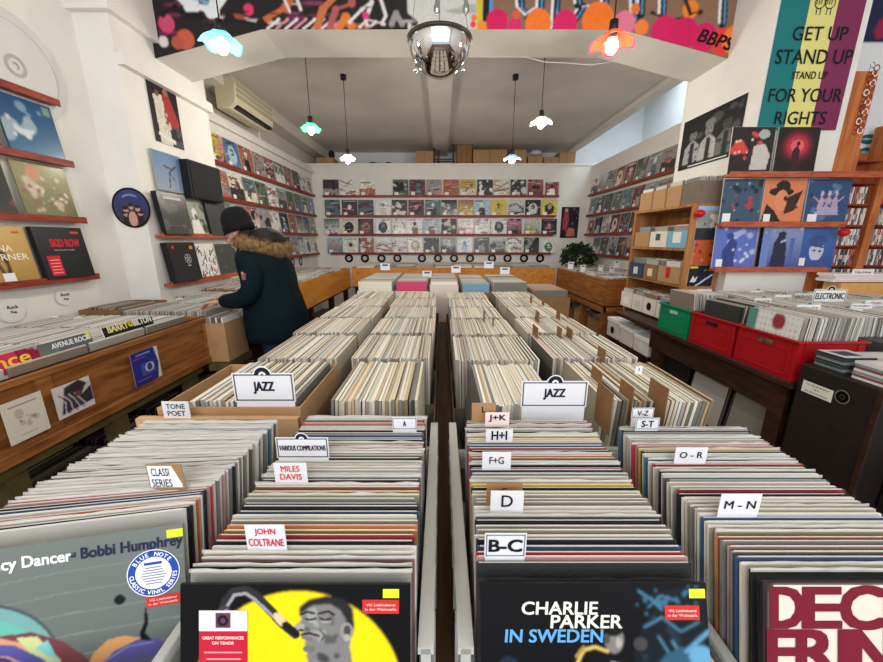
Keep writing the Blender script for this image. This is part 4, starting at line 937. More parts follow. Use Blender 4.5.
def ex2(mb, T, y):
    mb.box(-.131, -.065, y, y + .0004, .12, .28, PRINT, lin((190, 26, 50)), T=T); mb.box(-.131, -.065, y - .0004, y, .252, .28, PRINT, lin((214, 212, 212)), T=T)
    mb.box(-.108, -.088, y - .0009, y - .0006, .257, .277, PRINT, lin((96, 56, 84)), T=T); mb.disc(-.098, .267, .004, .0075, y - .0014, PRINT, (20, 20, 24), 16, T=T)
    mb.text('GREAT PERFORMANCES', -.098, .243, .056, .004, y - .0006, PRINT, (248, 230, 230), bold=.03, T=T); mb.text('ON TENOR', -.098, .236, .03, .004, y - .0006, PRINT, (248, 230, 230), bold=.03, T=T)
    for i in range(9): mb.box(-.124 + .003 * (i % 3), -.072 - .002 * (i % 2), y - .0006, y - .0004, .222 - i * .009, .224 - i * .009, PRINT, lin((232, 150, 160)), T=T)
    stick_r(mb, T, y, .117, .285, .05, .019); stick_y(mb, T, y, .131, .303)
hero(-.2, .400, 0, cv, 'black sleeve with a yellow circle and a saxophonist portrait, front of its crate', ex2, (30, 30, 30))
# 3 black and blue
cv = CV(260, 260, (13, 13, 16)); cv.poly([(.62, .3), (.68, .75), (.8, .97), (1, 1), (1, .3)], (20, 25, 32))
cv.cloud((52, 100, 128), rg, 26, .016, .6, (.68, .97, .86, .99)).cloud((30, 46, 60), rg, 14, .05, .5, (.6, 1, .45, .85))
for pts, wd in (([(.70, .97), (.76, .93), (.80, .89)], .008), ([(.74, .90), (.80, .95), (.86, .93)], .006), ([(.72, .82), (.80, .86), (.88, .80), (.96, .84)], .008), ([(.84, .76), (.88, .70), (.86, .6)], .010), ([(.78, .78), (.83, .70), (.80, .62)], .008)): cv.line(pts, wd, (76, 128, 154))
cv.poly([(.72, .60), (.80, .70), (.88, .74), (.96, .70), (1, .6), (1, .4), (.72, .4)], (44, 84, 108)).ell(.96, .70, .05, .045, (96, 152, 186)).line([(.90, .72), (1, .80)], .02, (86, 140, 172))
cv.soft(); cv.soft()
cv.ell(.585, .77, .042, .06, (120, 116, 114)).ell(.58, .815, .048, .034, (22, 22, 24)).ell(.605, .755, .014, .022, (164, 158, 152)).ell(.555, .77, .012, .02, (70, 66, 66)).ell(.70, .75, .03, .028, (64, 62, 62)).poly([(.50, .30), (.52, .60), (.57, .68), (.63, .665), (.74, .63), (.88, .58), (.92, .3)], (142, 136, 128)).poly([(.57, .30), (.575, .62), (.61, .66), (.64, .56), (.62, .3)], (206, 202, 194)).line([(.63, .64), (.74, .56), (.78, .4)], .02, (84, 80, 78))
cv.line([(.555, .72), (.50, .738), (.45, .725), (.41, .65), (.395, .52), (.42, .42), (.48, .40)], .014, (206, 176, 96)).line([(.45, .735), (.42, .70)], .016, (160, 130, 70)).line([(.44, .62), (.49, .60), (.54, .57)], .03, (140, 128, 120)).ell(.15, .44, .10, .14, (34, 48, 64)).ell(.12, .64, .05, .06, (30, 42, 56))
cv.soft(); cv.speck(.08, rg)
def ex3(mb, T, y):
    mb.text('CHARLIE', -.047, .283, .105, .0165, y, PRINT, (226, 224, 210), bold=.025, T=T, shear=.08); mb.text('PARKER', -.0115, .2655, .098, .0165, y, PRINT, (226, 224, 210), bold=.025, T=T, shear=.08)
    mb.text('IN SWEDEN', -.056, .247, .135, .0165, y, PRINT, (92, 158, 214), bold=.025, T=T, shear=.08)
    stick_r(mb, T, y, .122, .277, .048, .019); stick_y(mb, T, y, .144, .302)
hero(.211, .408, 0, cv, 'black sleeve with cream and blue lettering and a saxophonist, front of its crate', ex3, (24, 24, 26), le=math.radians(19))
# 4 maroon lettering on cream
cv = CV(60, 60, (214, 204, 188)); cv.rect(0, .045, 0, 1, (40, 34, 34)); cv.rect(0, 1, .975, 1, (50, 40, 40)); cv.speck(.02, rg)
def ex4(mb, T, y):
    R4 = (112, 16, 38)
    mb.box(-.1575 + .0145, .1575, y + .0001, y + .0003, .262, .311, PRINT, lin((214, 204, 188)), T=T)
    for s_, x0, x1, z0, z1 in (('D', .012, .054, .253, .307), ('E', .056, .106, .253, .307), ('C', .108, .163, .251, .309), ('E', .168, .215, .253, .307), ('E', .008, .045, .19, .248), ('R', .048, .100, .19, .248), ('I', .106, .120, .19, .248), ('N', .126, .176, .19, .248), ('G', .182, .236, .188, .25)):
        mb.text(s_, -.1575 + (x0 + x1) / 2, (z0 + z1) / 2, x1 - x0, z1 - z0, y - .0004, PRINT, R4, bold=.05, T=T)
hero(.6, .404, 0, cv, 'cream sleeve with huge maroon capitals, front of the right crate', ex4, (40, 34, 34))

# ------------------------------------------------------------ lettered divider cards
def card(px0, px1, py0, py1, lines, label, col=(220, 220, 224), ink=(24, 24, 30), frame=None, logo=False, z=.9955, bold=.0, emb=(24, 26, 44), stem=.10, group=None, Yf=None, notch=False, bg2=None, name='divider_card', hs=None):
    Y = Yf if Yf else Ytop(py1, z)
    a = pt(px0, py0, 'y', Y); b = pt(px1, py1, 'y', Y); w_ = b.x - a.x; h = a.z - b.z
    m = MB(); m.box(-w_ / 2, w_ / 2, 0, .0012, 0, h, PRINT, lin(bg2 or col)); m.box(-w_ / 2 * (1 if not frame else .96), w_ / 2 * (1 if not frame else .96), .0003, .0009, -stem, .002, PRINT, lin(bg2 or col))
    if notch: m.poly([(-w_ * .46, h * .12), (w_ * .44, h * .12), (w_ * .44, h * .25), (w_ * .22, h * .95), (-w_ * .46, h * .95)], -.0006, PRINT, col)
    if frame:
        e = h * .045
        for (x0, x1, z0, z1) in ((-w_ / 2 + e, w_ / 2 - e, h - 2 * e, h - e), (-w_ / 2 + e, w_ / 2 - e, e, 2 * e), (-w_ / 2 + e, -w_ / 2 + 2 * e, e, h - e), (w_ / 2 - 2 * e, w_ / 2 - e, e, h - e)): m.box(x0, x1, -.0006, -.0003, z0, z1, PRINT, lin(frame))
    n = len(lines)
    for i, (s_, ww) in enumerate(lines):
        zc = h * ((n - i - .5) / n * .84 + .08); hh = h * (.42 if n == 1 else .30) if hs is None else h * hs
        m.text(s_, w_ * (-.12 if notch else 0), zc, w_ * ww, hh, -.0009, PRINT, ink, bold=bold)
    o = m.build(name, loc=((a.x + b.x) / 2, Y, b.z)); tag(o, label, 'divider card' if name == 'divider_card' else 'sign', group)
    if logo:
        r = h * .26; q = MB(); N = 20
        half = lambda R_, c, y: q.poly([(R_ * math.cos(PI * k / N), h * .97 + R_ * math.sin(PI * k / N) - r * .15) for k in range(N + 1)], y, PRINT, c)
        half(r * 1.14, (232, 232, 234), -.0004); half(r, emb, -.0008); half(r * .45, (232, 232, 234), -.0012); half(r * .18, emb, -.0016)
        q.box(-r * 1.1, r * 1.1, 0, .001, h, h + r * .2, PRINT, lin((232, 232, 234))); q.build('record_emblem', o)
    return o
NAVY = (26, 28, 48)
card(231, 296, 373, 402, [('JAZZ', .33)], 'left white JAZZ sign with a half record emblem, before the brown carton', frame=(90, 92, 110), logo=True, bold=.035, ink=NAVY, name='genre_sign', stem=.05, hs=.40)
card(522, 586, 381, 407, [('JAZZ', .32)], 'right white JAZZ sign with a half record emblem, before the slanting sleeves', frame=(90, 92, 110), logo=True, bold=.035, ink=NAVY, name='genre_sign', stem=.1, hs=.40)
card(275, 329.5, 437.5, 458, [('VARIOUS COMPILATIONS', .88)], 'white framed sign reading VARIOUS COMPILATIONS', frame=(70, 72, 84), logo=True, bold=.03, ink=(30, 32, 40), hs=.24)
card(273, 308, 463, 482, [('MILES', .56), ('DAVIS', .66)], 'upper card with red handwriting, two five-letter words', ink=(206, 36, 50), bold=.01)
card(244, 287, 525, 549, [('JOHN', .52), ('COLTRANE', .88)], 'lower and larger card with red handwriting', ink=(206, 36, 50), bold=.01)
card(392, 417, 417.5, 429.5, [('A', .12)], 'small white framed card with the letter A', frame=(80, 84, 100), bold=.03)
card(472, 495.5, 403, 416, [('L', .14)], 'plain brown card with a black L', col=(164, 126, 88), bold=.03, Yf=Yc['jk'] + .016)
card(485.5, 509, 412.5, 424, [('J+K', .7)], 'pinkish card lettered J+K', col=(238, 218, 216), bold=.03, hs=.6)
card(486, 512.5, 429.5, 441, [('H+I', .56)], 'white card lettered H+I in thick black', bold=.03, hs=.74)
card(482.5, 510.5, 452, 468.5, [('F+G', .5)], 'white card lettered F+G in thin ink', bold=-.005)
card(487, 522, 484, 498, [('E', .12)], 'brown card standing just behind the D card', col=(150, 110, 72), bold=.02, Yf=Yc['d'] + .014)
card(491, 523, 491, 510.5, [('D', .34)], 'white card lettered D, in front of a brown card', bold=.0, hs=.58)
card(485, 525.5, 533.5, 557, [('B-C', .78)], 'framed plastic card lettered B-C, lowest of its crate', frame=(130, 132, 140), bold=.04, hs=.5)
card(632.5, 653, 408, 418, [('V-Z', .5)], 'small framed card lettered V-Z', frame=(90, 120, 140), bold=.01, hs=.5, Yf=Yc['st'] + .03)
card(636.5, 658.5, 418, 429.5, [('S-T', .5)], 'small framed card lettered S-T', frame=(90, 120, 140), bold=.03, hs=.55)
card(676.5, 705.5, 447.5, 462, [('O - R', .72)], 'white card lettered O-R', bold=.01, hs=.42)
card(722, 757.5, 494, 515, [('M - N', .76)], 'white card lettered M-N, nearest of the right crate', bold=.01, hs=.36)
card(145, 186, 464.5, 490, [('CLASSI', .5), ('SERIES', .56)], 'brown card with a notched white label reading CLASSI SERIES', bg2=(150, 118, 84), col=(232, 234, 240), notch=True, z=1.022)

# ------------------------------------------------------------ sideways blocks behind, in cartons
stuff = MB()
STC = [(226, 220, 206), (218, 210, 192), (206, 198, 182), (230, 227, 218), (196, 186, 168), (214, 208, 198), (222, 210, 186), (228, 222, 208), (220, 214, 200), (170, 158, 142), (214, 188, 170), (186, 192, 190)]
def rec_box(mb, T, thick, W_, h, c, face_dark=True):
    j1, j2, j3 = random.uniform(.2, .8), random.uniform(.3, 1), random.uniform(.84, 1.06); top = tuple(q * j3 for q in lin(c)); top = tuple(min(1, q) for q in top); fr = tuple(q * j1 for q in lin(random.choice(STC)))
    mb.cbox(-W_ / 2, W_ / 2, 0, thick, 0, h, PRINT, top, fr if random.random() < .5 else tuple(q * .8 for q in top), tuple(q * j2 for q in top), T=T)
def block(x0, x1, y0, L, z0, sp=.0075, lean0=0, lean1=0, h=.312, jit=.004, thick=.0042, axis='Y', pal=STC, individual=None, W=.315):
    """sleeves standing on edge between x0 and x1, planes along y (axis Y), or between y0 and y0+L, planes along x (axis X)"""
    n = int(((x1 - x0) if axis == 'Y' else L) / sp)
    for i in range(n):
        u = (i + .5) / n; lean = math.radians(lean0 + (lean1 - lean0) * u + random.uniform(-.2, .2)); hh = h + random.uniform(-.006, .003)
        c = random.choice(pal)
        if axis == 'Y':
            loc = Vector((x0 + (x1 - x0) * u, y0 + L / 2 + random.uniform(-jit, jit), z0)); rz = PI / 2 + random.uniform(-.006, .006)
        else:
            loc = Vector(((x0 + x1) / 2 + random.uniform(-jit, jit), y0 + L * u, z0)); rz = random.uniform(-.006, .006)
        W_ = W if W > .315 else min(.315, L if axis == 'Y' else (x1 - x0))
        if individual is not None:
            nm, grp = individual; k = random.choice(['cream', 'cream', 'white', 'tan', 'white', 'cream', 'cream', 'cream', 'white', 'grey']); j1 = random.uniform(.2, .95)
            lab = '%s edged %s' % (k, nm % nth(i + 1))
            one_record(loc, rz, lean, k, lab, grp, w_=W_, h=hh, thick=thick, film=False, spine=tuple(q * j1 for q in lin(TOPC[k])))
            continue
        T = Matrix.Translation(loc) @ Matrix.Rotation(rz, 4, 'Z') @ Matrix.Rotation(-lean, 4, 'X')
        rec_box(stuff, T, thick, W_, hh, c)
def carton(x0, x1, y0, y1, z0, h, label, mt=CARD, group=None, name='cardboard_box', flaps=False, cat='box', rz=0, top=False):
    W_, L = x1 - x0, y1 - y0; c = ((x0 + x1) / 2, (y0 + y1) / 2, z0)
    m = MB(); e = .005
    m.box(-W_ / 2, W_ / 2, -L / 2, L / 2, 0, e, mt)
    m.box(-W_ / 2, W_ / 2, -L / 2, -L / 2 + e, e, h, mt); m.box(-W_ / 2, W_ / 2, L / 2 - e, L / 2, e, h, mt)
    m.box(-W_ / 2, -W_ / 2 + e, -L / 2 + e, L / 2 - e, e, h, mt); m.box(W_ / 2 - e, W_ / 2, -L / 2 + e, L / 2 - e, e, h, mt)
    if top: m.box(-W_ / 2, W_ / 2, -L / 2, L / 2, h - .004, h, mt)
    if flaps:
        m.box(-W_ / 2, W_ / 2, -L / 2 - .004, -L / 2, h - .1, h + .001, mt)
    return tag(m.build(name, loc=c, rot=(0, 0, rz)), label, cat, group)
rowsY = [(0.985, .325), (1.375, .33), (1.785, .33), (2.172, .33), (2.552, .33), (2.93, .33)]
colsX = [(-.745, -.415, 'far left'), (-.362, -.035, 'inner left'), (.055, .385, 'inner right'), (.44, .785, 'far right')]
ZR = TZ + .006
GREYBOX = mat('grey_card_box', (120, 108, 94), .8, kind='noise', scale=10, amount=.06)
for r, (y0, L) in enumerate(rowsY):
    for ci, (x0, x1, nm) in enumerate(colsX):
        if ci == 2: y0_, off = y0 - .03, 0
        else: y0_ = y0
        rown = ORD[r]
        lab = 'open carton of old sleeves in the %s column, %s row behind the front crates' % (nm, rown)
        if r == 0 and ci == 0:
            carton(x0 - .075, x1 + .008, y0_ + L / 2 - .1865, y0_ + L / 2 + .1865, TZ, .302, 'pale brown carton with a broad front flap behind the left crate', CARD, flaps=True)
        else: carton(x0 - .010, x1 + .010, y0_ + L / 2 - .1865, y0_ + L / 2 + .1865, TZ, .12, lab, GREYBOX if ci in (1, 2) else CARDD)
        l0, l1 = [(-3, 3), (4, -1), (7, -4), (2, 8)][ci] if r == 0 else (random.uniform(-3, 2), random.uniform(-2, 3))
        l0, l1 = -l0, -l1
        if r == 0:
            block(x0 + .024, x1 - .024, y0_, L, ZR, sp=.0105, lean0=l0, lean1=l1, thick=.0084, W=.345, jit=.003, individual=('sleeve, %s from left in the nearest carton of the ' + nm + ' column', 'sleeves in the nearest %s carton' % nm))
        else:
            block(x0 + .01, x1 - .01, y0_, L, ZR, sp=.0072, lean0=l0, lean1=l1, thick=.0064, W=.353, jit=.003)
# brown cardboard index tabs between sleeves of the right column
def tab(px, py0, py1, w_, z, label, mt=CARDD, plane='Y', lean=0):
    Y = Ytop(py1, z); a = pt(px, py1, 'z', z); m = MB(); hgt = pt(px, py0, 'y', a.y).z - z
    m.box(-.001, .001, -w_ / 2, w_ / 2, -.08, hgt, mt)
    tag(m.build('index_tab', loc=(a.x, a.y, z), rot=(0, lean, 0)), label, 'divider tab')
m = MB(); m.box(-.86, -.405, .925, .945, .958, .963, mat('pale_cardboard', (198, 160, 120), .8, kind='noise', scale=18, amount=.05)); m.box(-.86, -.405, .925, .929, .90, .958, mat('pale_cardboard')); fl = m.build('flap'); fl.parent = [x for x in COL.objects if x.get('label', '').startswith('pale brown carton')][0]; fl.matrix_parent_inverse = Matrix.Translation(fl.parent.location).inverted()
for i, (px, py0, py1, w_, z, l) in enumerate(((604, 387, 402, .10, 1.0, 'tall brown cardboard tab in the nearest right carton'), (626, 383, 396, .08, 1.0, 'brown cardboard tab right of the tall one'), (657, 383, 400, .09, 1.0, 'brown cardboard tab near the carton right edge'), (596, 369, 380, .08, 1.0, 'dark brown tab at the rear of the nearest right carton'),
    (535, 326, 336, .10, 1.0, 'tan tab left in the second right carton'), (559, 327, 336, .07, 1.0, 'tan tab in the middle of the second right carton'), (569, 328, 337, .08, 1.0, 'tan tab right in the second right carton'), (537, 311, 320, .08, 1.0, 'tan tab in the third right carton'),
    (558, 311, 318, .07, 1.0, 'short tan tab in the third right carton'), (484, 311, 320, .07, 1.0, 'tan tab among the inner right sleeves'), (493, 318, 325, .05, 1.0, 'small tan tab behind the inner right sleeves'), (601, 348, 358, .07, 1.0, 'grey-tan tab right of the second right carton'), (531, 296, 302, .06, 1.0, 'small tan tab far along the right column'), (543, 300, 305, .06, 1.0, 'last tan tab of the right column'))):
    tab(px, py0, py1, w_, z, l)
card(161, 191, 401.5, 418, [('TONE', .7), ('POET', .66)], 'white card with two four-letter handwritten words at the corner of the pale carton', Yf=.93, stem=.03)
card(636, 642, 366, 373, [('1', .1)], 'tiny white card with a black mark among the right sleeves', z=1.0, stem=.02)

# white boxes and cartons at the far end of the island
def filled(x0, x1, y0, y1, h, mt, label, pal, grp=None, name='cardboard_box', z0=TZ, rh=.315, sp=.011, ax='X', facec=None):
    carton(x0, x1, y0, y1, z0, h, label, mt, grp, name)
    block(x0 + .012, x1 - .012, y0 + .02, y1 - y0 - .04, z0 + .006, sp=sp, h=rh, axis=ax, pal=pal, jit=.002)
    if facec is not None:
        T = Matrix.Translation(((x0 + x1) / 2, y0 + .012, z0 + .006)); stuff.cbox(-(x1 - x0) / 2 + .012, (x1 - x0) / 2 - .012, 0, .004, 0, rh, PRINT, lin((220, 214, 204)), lin(facec), lin(facec), T=T)
WP = [(232, 228, 218), (224, 218, 204), (236, 234, 230), (206, 200, 190)]
ys_ = 3.42
filled(-.80, -.46, ys_, ys_ + .95, .30, WHITEB, 'white wire-look box of cream sleeves, leftmost at the island end', WP, rh=.385, facec=(230, 224, 206))
filled(-.44, -.13, ys_, ys_ + .95, .30, WHITEB, 'white box whose front sleeve is bright pink', WP, rh=.385, facec=(206, 70, 110))
filled(-.11, .16, ys_, ys_ + .95, .36, mat('pinkish_card', (222, 206, 196), .7), 'pinkish white box in the middle of the island end', WP, rh=.385, facec=(232, 226, 220))
filled(.19, .47, ys_ + .04, ys_ + 1.0, .28, CARDD, 'brown carton with blue fronted sleeves at the island end', WP, rh=.36, facec=(120, 160, 186))
plastic_crate('record_crate', 'white plastic crate with a curved rim at the island end', None, (.66, ys_, TZ), 0, .36, .9, .27, mat('white_crate_plastic', (228, 224, 220), .5))
block(.50, .82, ys_ + .03, .84, TZ + .008, sp=.012, h=.37, axis='X', pal=WP)
t0 = TZ
carton(.86, 1.22, ys_ - .02, ys_ + .6, 0.62, .30, 'big brown carton with colourful sleeves right of the island end', CARDD)
block(.88, 1.2, ys_, .55, .626, sp=.012, h=.36, axis='X', pal=[(220, 180, 120), (226, 214, 196), (150, 160, 180), (214, 130, 90)])
m = MB(); m.box(.84, 1.3, ys_ - .05, ys_ + .7, .58, .615, DARKW); m.box(.88, .93, ys_, ys_ + .05, 0, .58, DARKW); m.box(1.2, 1.25, ys_, ys_ + .05, 0, .58, DARKW); m.box(.88, .93, ys_ + .6, ys_ + .65, 0, .58, DARKW); m.box(1.2, 1.25, ys_ + .6, ys_ + .65, 0, .58, DARKW)
tag(m.build('side_table'), 'small dark stand under the big brown carton beyond the island', 'table')
for i, (px, py, lab) in enumerate(((385, 264.5, 'above the leftmost white box'), (427, 272, 'on the pinkish box'), (456, 267, 'above the blue fronted carton'), (489, 262.5, 'behind the white crate'), (505, 268.5, 'right of the white crate'))):
    q = pt(px, py, 'y', ys_ + .5); m = MB(); m.box(-.05, .05, 0, .003, -.06, .012, PRINT, lin((228, 232, 238))); m.box(-.03, .03, -.001, 0, -.015, .002, PRINT, lin((70, 80, 110)))
    tag(m.build('divider_card', loc=q), 'small white divider card %s' % lab, 'divider card')

# ------------------------------------------------------------ left counter
XC = -1.585
zt_ = pt(100, 350, 'x', XC).z; 
zt = .95; zb = .64
t = thing('record_counter', 'long oak browsing counter with papers stuck to its panelled front, left', 'counter', (XC, 0, 0))
t.location = (0, 0, 0)
YE = 2.40
m = MB(); m.box(XC - .03, XC - .012, .4, YE, zb, zt, OAK); m.build('front_panel', t)
m = MB(); m.box(XC - .035, XC + .006, .4, YE, zt - .028, zt, OAK); m.build('top_rail', t, bevel=.004)
m = MB(); m.box(XC - .035, XC + .010, .4, YE, zb, zb + .045, OAK); m.build('bottom_rail', t, bevel=.004)
yj = pt(50, 400, 'x', XC).y
for y in (.42, yj - .03, YE - .05):
    m = MB(); m.box(XC - .012, XC + .002, y, y + .055, zb + .045, zt - .028, OAK); m.build('stile', t)
m = MB(); m.box(-2.54, XC - .03, .4, YE, zb, zb + .02, DARKW); m.build('bottom_board', t)
m = MB(); m.box(-2.54, XC - .035, YE - .02, YE, zb + .02, zt, OAKX); m.build('end_panel', t)
m = MB(); m.box(XC - .16, XC - .04, .4, 2.33, zb - .06, zb, OLIVE); m.build('beam', t)
for px in (20, 122, 195):
    y = pt(px, {20: 490, 122: 425, 195: 388}[px], 'x', XC - .08).y
    m = MB(); m.box(XC - .14, XC - .07, y - .035, y + .035, 0, zb - .06, OLIVE); m.build('leg', t)
m = MB(); m.box(-2.5, -2.44, .4, 2.38, 0, zb, DARKW); m.build('rear_board', t)
# papers on the front
def paper(px0, py0, px1, py1, cv, label, tilt=0.0, name='print', cat='print'):
    a = pt(px0, (py0 + py1) / 2, 'x', XC + .004); b = pt(px1, (py0 + py1) / 2, 'x', XC + .004)
    zt2 = pt((px0 + px1) / 2, py0, 'x', XC + .004).z; zb2 = pt((px0 + px1) / 2, py1, 'x', XC + .004).z
    w_ = abs(b.y - a.y); h = zt2 - zb2; mb = MB()
    mb.box(-w_ / 2, w_ / 2, -.001, 0, 0, h, PRINT, lin((210, 206, 196))); mb.canvas(cv, -w_ / 2, w_ / 2, 0, h, -.0016, PRINT)
    return mb, tag(mb.build(name, loc=(XC - .011 if False else XC + .0115, (a.y + b.y) / 2, zb2), rot=(0, tilt, PI / 2)), label, cat)
rg = np.random.default_rng(91)
cv = CV(50, 60, (214, 208, 192)).cloud((186, 176, 160), rg, 10, .1, .5, (.2, .8, .25, .7)).cloud((160, 140, 124), rg, 6, .05, .6, (.3, .7, .35, .6)); cv.rect(.15, .85, .84, .87, (150, 140, 130)).rect(.3, .7, .12, .14, (150, 140, 130)).speck(.03, rg)
paper(0, 396, 46, 440, cv, 'cream paper print with faint drawing, leftmost on the counter front')
cv = CV(60, 60, (206, 200, 196)); cv.poly([(.1, .1), (.3, .9), (.7, 1), (1, .7), (1, .2), (.6, .15)], (52, 44, 50))
for i in range(7): cv.line([(.05 + i * .08, .75 - i * .02), (.25 + i * .06, .45), (.2 + i * .1, .08)], .03, [(200, 196, 198), (70, 56, 60)][i % 2])
cv.ell(.62, .58, .1, .08, (112, 60, 62)).poly([(.7, .5), (1, .7), (1, .9), (.8, .7)], (190, 184, 186)).speck(.15, rg)
paper(51, 381, 92, 414, cv, 'torn print of a dark haired figure in the middle of the counter front')
cv = CV(50, 60, (40, 48, 130)); cv.rect(.08, .55, .78, .81, (196, 60, 110)).rect(.2, .7, .88, .92, (110, 130, 190)).rect(.3, .8, .25, .6, (70, 84, 150)).ell(.6, .45, .16, .14, (196, 200, 214)).ell(.6, .45, .1, .12, (56, 60, 120)).rect(.1, .6, .12, .14, (180, 90, 130)).poly([(.85, 0), (.95, .5), (.85, 1), (1, 1), (1, 0)], (206, 204, 200)).speck(.08, rg)
paper(130, 349, 159, 383, cv, 'dark blue flyer, rightmost print on the counter front')
PALE = [(226, 224, 216), (218, 216, 208), (206, 204, 196), (232, 230, 226), (196, 194, 188), (214, 216, 212), (176, 174, 166)]
ysb = [.47, .80, 1.13, 1.46 - .14 + .14]
ysb = [.63, .965, 1.30, 1.632, 1.965]
for y0 in ysb: block(-2.48, -1.69, y0, .318, zb + .026, sp=.0075, lean0=-7, lean1=-9, h=.316, pal=PALE, thick=.0066)
block(-2.50, -1.665, 2.0 + .30, .07, zb + .026, sp=.03, lean0=-7, lean1=-9, h=.316, pal=PALE) if False else None
# sleeves facing the aisle at the front of the counter
def facing(px0, px1, py, cv, label, extra=None, lean=.16):
    a = pt(px0, py, 'x', XC - .06).y; b = pt(px1, py, 'x', XC - .06).y
    sleeve((XC - .04 - .0, (a + b) / 2, zb + .062), PI / 2, cv, label, None, lean=lean, w_=max(.315, b - a), h=.33, extra=extra, edge=(200, 200, 196), name='record_sleeve', cat='record sleeve')
cv = CV(40, 40, (214, 214, 210)); cv.ell(.5, .9, .55, .14, (206, 48, 84)).speck(.03, rg)
def ex_p(mb, T, y): mb.text('Prince', .01, .300, .22, .05, y, PRINT, (238, 196, 60), bold=.02, T=T)
facing(-32, 27, 365, cv, 'sleeve with yellow script on a pink band, at the counter front edge', ex_p)
cv = CV(40, 40).grad((170, 174, 172), (96, 100, 98)); cv.rect(.5, 1, .5, 1, (92, 96, 94)).speck(.03, rg)
def ex_a(mb, T, y): mb.text('AVENUE ROCK', .06, .308, .17, .022, y, PRINT, (238, 238, 236), bold=.03, T=T); mb.box(.13, .153, y, y + .0004, .30, .332, PRINT, lin((214, 214, 110)), T=T)
facing(30, 96, 358, cv, 'grey sleeve with white capitals behind the counter rail', ex_a)
cv = CV(30, 30, (30, 30, 30))
def ex_b(mb, T, y): mb.text('BARRY', -.07, .316, .12, .034, y, PRINT, (226, 214, 150), bold=.04, T=T); mb.text('BILTON', .085, .316, .12, .034, y, PRINT, (226, 226, 220), bold=.04, T=T); mb.disc(.008, .318, .004, .018, y, PRINT, (190, 180, 60), 16, T=T)
facing(111, 158, 337, cv, 'black sleeve with pale capitals at the far counter edge', ex_b)
for px, py, s_ in ((55, 319, 'C'), (79, 320, 'E'), (180, 300, 'M')):
    a = pt(px, py, 'z', .97); q = pt(px, py, 'y', a.y); m = MB(); n = 20
    m.poly([(.035 * math.cos(2 * PI * k / n), .02 * math.sin(2 * PI * k / n)) for k in range(n)], 0, PRINT, (232, 232, 232)); m.text(s_, 0, 0, None, .02, -.001, PRINT, (40, 40, 40)); m.box(-.012, .012, .001, .002, -.06, .01, PRINT, lin((228, 228, 228)))
    tag(m.build('divider_card', loc=q), 'small oval white tab lettered %s among the left counter sleeves' % s_, 'divider card')
# small box of singles lying on the counter by the pier and the brown carton beside the shopper
q = pt(96, 313, 'z', .98)
carton(-2.50, -2.22, 2.45, 2.9, .662, .32, 'low brown box of sleeves on the left counter by the wall', CARDD)
t = thing('record_bench', 'oak bench of records continuing beside the shopper', 'counter', (0, 0, 0))
m = MB(); m.box(-2.54, -1.60, 2.42, 3.42, .64, .66, DARKW); m.build('bottom_board', t)
m = MB(); m.box(-1.615, -1.595, 2.44, 2.46 + .02, .66, .9, OAK); m.box(-1.615, -1.595, 2.95, 3.42, .66, .93, ORNG); m.build('front_panel', t)
block(-2.20, -1.64, 2.44, .316, .664, sp=.008, lean0=-4, lean1=-5, h=.316, pal=PALE)
block(-2.19, -1.64, 2.78, .316, .664, sp=.008, lean0=-4, lean1=-5, h=.316, pal=PALE)
block(-2.48, -1.64, 3.11, .30, .664, sp=.009, lean0=-4, lean1=-5, h=.316, pal=PALE)
block(-2.48, -2.25, 2.48, .30, .670, sp=.008, lean0=-4, lean1=-5, h=.325, pal=[(150, 120, 110), (120, 100, 90), (200, 190, 180)])
a = pt(213, 320, 'x', -1.56)
carton(-1.592, -1.455, 2.36, 2.62, .66 - .02, .27, 'narrow brown carton of records in front of the shopper', CARD)
m = MB(); m.box(-1.59, -1.455, 2.34, 2.66, .58, .635, OLIVE); m.box(-1.56, -1.50, 2.4, 2.6, 0, .58, OLIVE); tag(m.build('carton_stand'), 'olive timber support under the narrow brown carton', 'stand')
block(-1.582, -1.465, 2.375, .235, .648, sp=.012, thick=.008, h=.300, pal=[(232, 230, 226), (90, 90, 92), (200, 196, 190)])

# orange counter further back on the left, back counter and right counter
def long_counter(label, x0, x1, y0, y1, face, m_front, legs, under=True):
    t = thing('record_counter', label, 'counter', (0, 0, 0))
    zt, zb = .985, .64
    m = MB(); m.box(x0, x1, y0, y1, zb, zb + .02, DARKW); m.build('bottom_board', t)
    m = MB()
    if face == '+x': m.box(x1 - .02, x1, y0, y1, zb + .02, zt, m_front)
    if face == '-x': m.box(x0, x0 + .02, y0, y1, zb + .02, zt, m_front)
    if face == '-y': m.box(x0, x1, y0, y0 + .02, zb + .02, zt, m_front)
    m.build('front_panel', t, bevel=.002)
    m = MB()
    if face in ('+x', '-x'): m.box(x0 + (.02 if face == '-x' else 0), x1 - (.02 if face == '+x' else 0), y0, y0 + .02, zb + .02, zt, OAKX)
    else: m.box(x0, x0 + .02, y0 + .02, y1, zb + .02, zt, OAK)
    m.build('end_panel', t)
    for (x, y) in legs:
        m = MB(); m.box(x - .035, x + .035, y - .035, y + .035, 0, zb, DARKW if face != '-x' else OAK); m.build('leg', t)
    m = MB(); m.box(x0 + .05, x1 - .05, y0 + .05, y1 - .03, .16, .18, DARKW); m.build('lower_shelf', t)
    return t
long_counter('long orange plywood record counter along the rear left wall', -2.58, -1.585, 3.45, 6.33, '+x', ORNG, [(-1.66, 3.55), (-1.66, 4.5), (-1.66, 5.4), (-1.66, 6.25), (-2.5, 3.55), (-2.5, 6.2)])
long_counter('orange brown record counter running along the back wall', -1.56, 1.98, 6.36, 7.72, '-y', ORNG, [(-1.5, 6.45), (-.5, 6.45), (.6, 6.45), (1.9, 6.45), (-1.5, 7.6), (1.9, 7.6)])
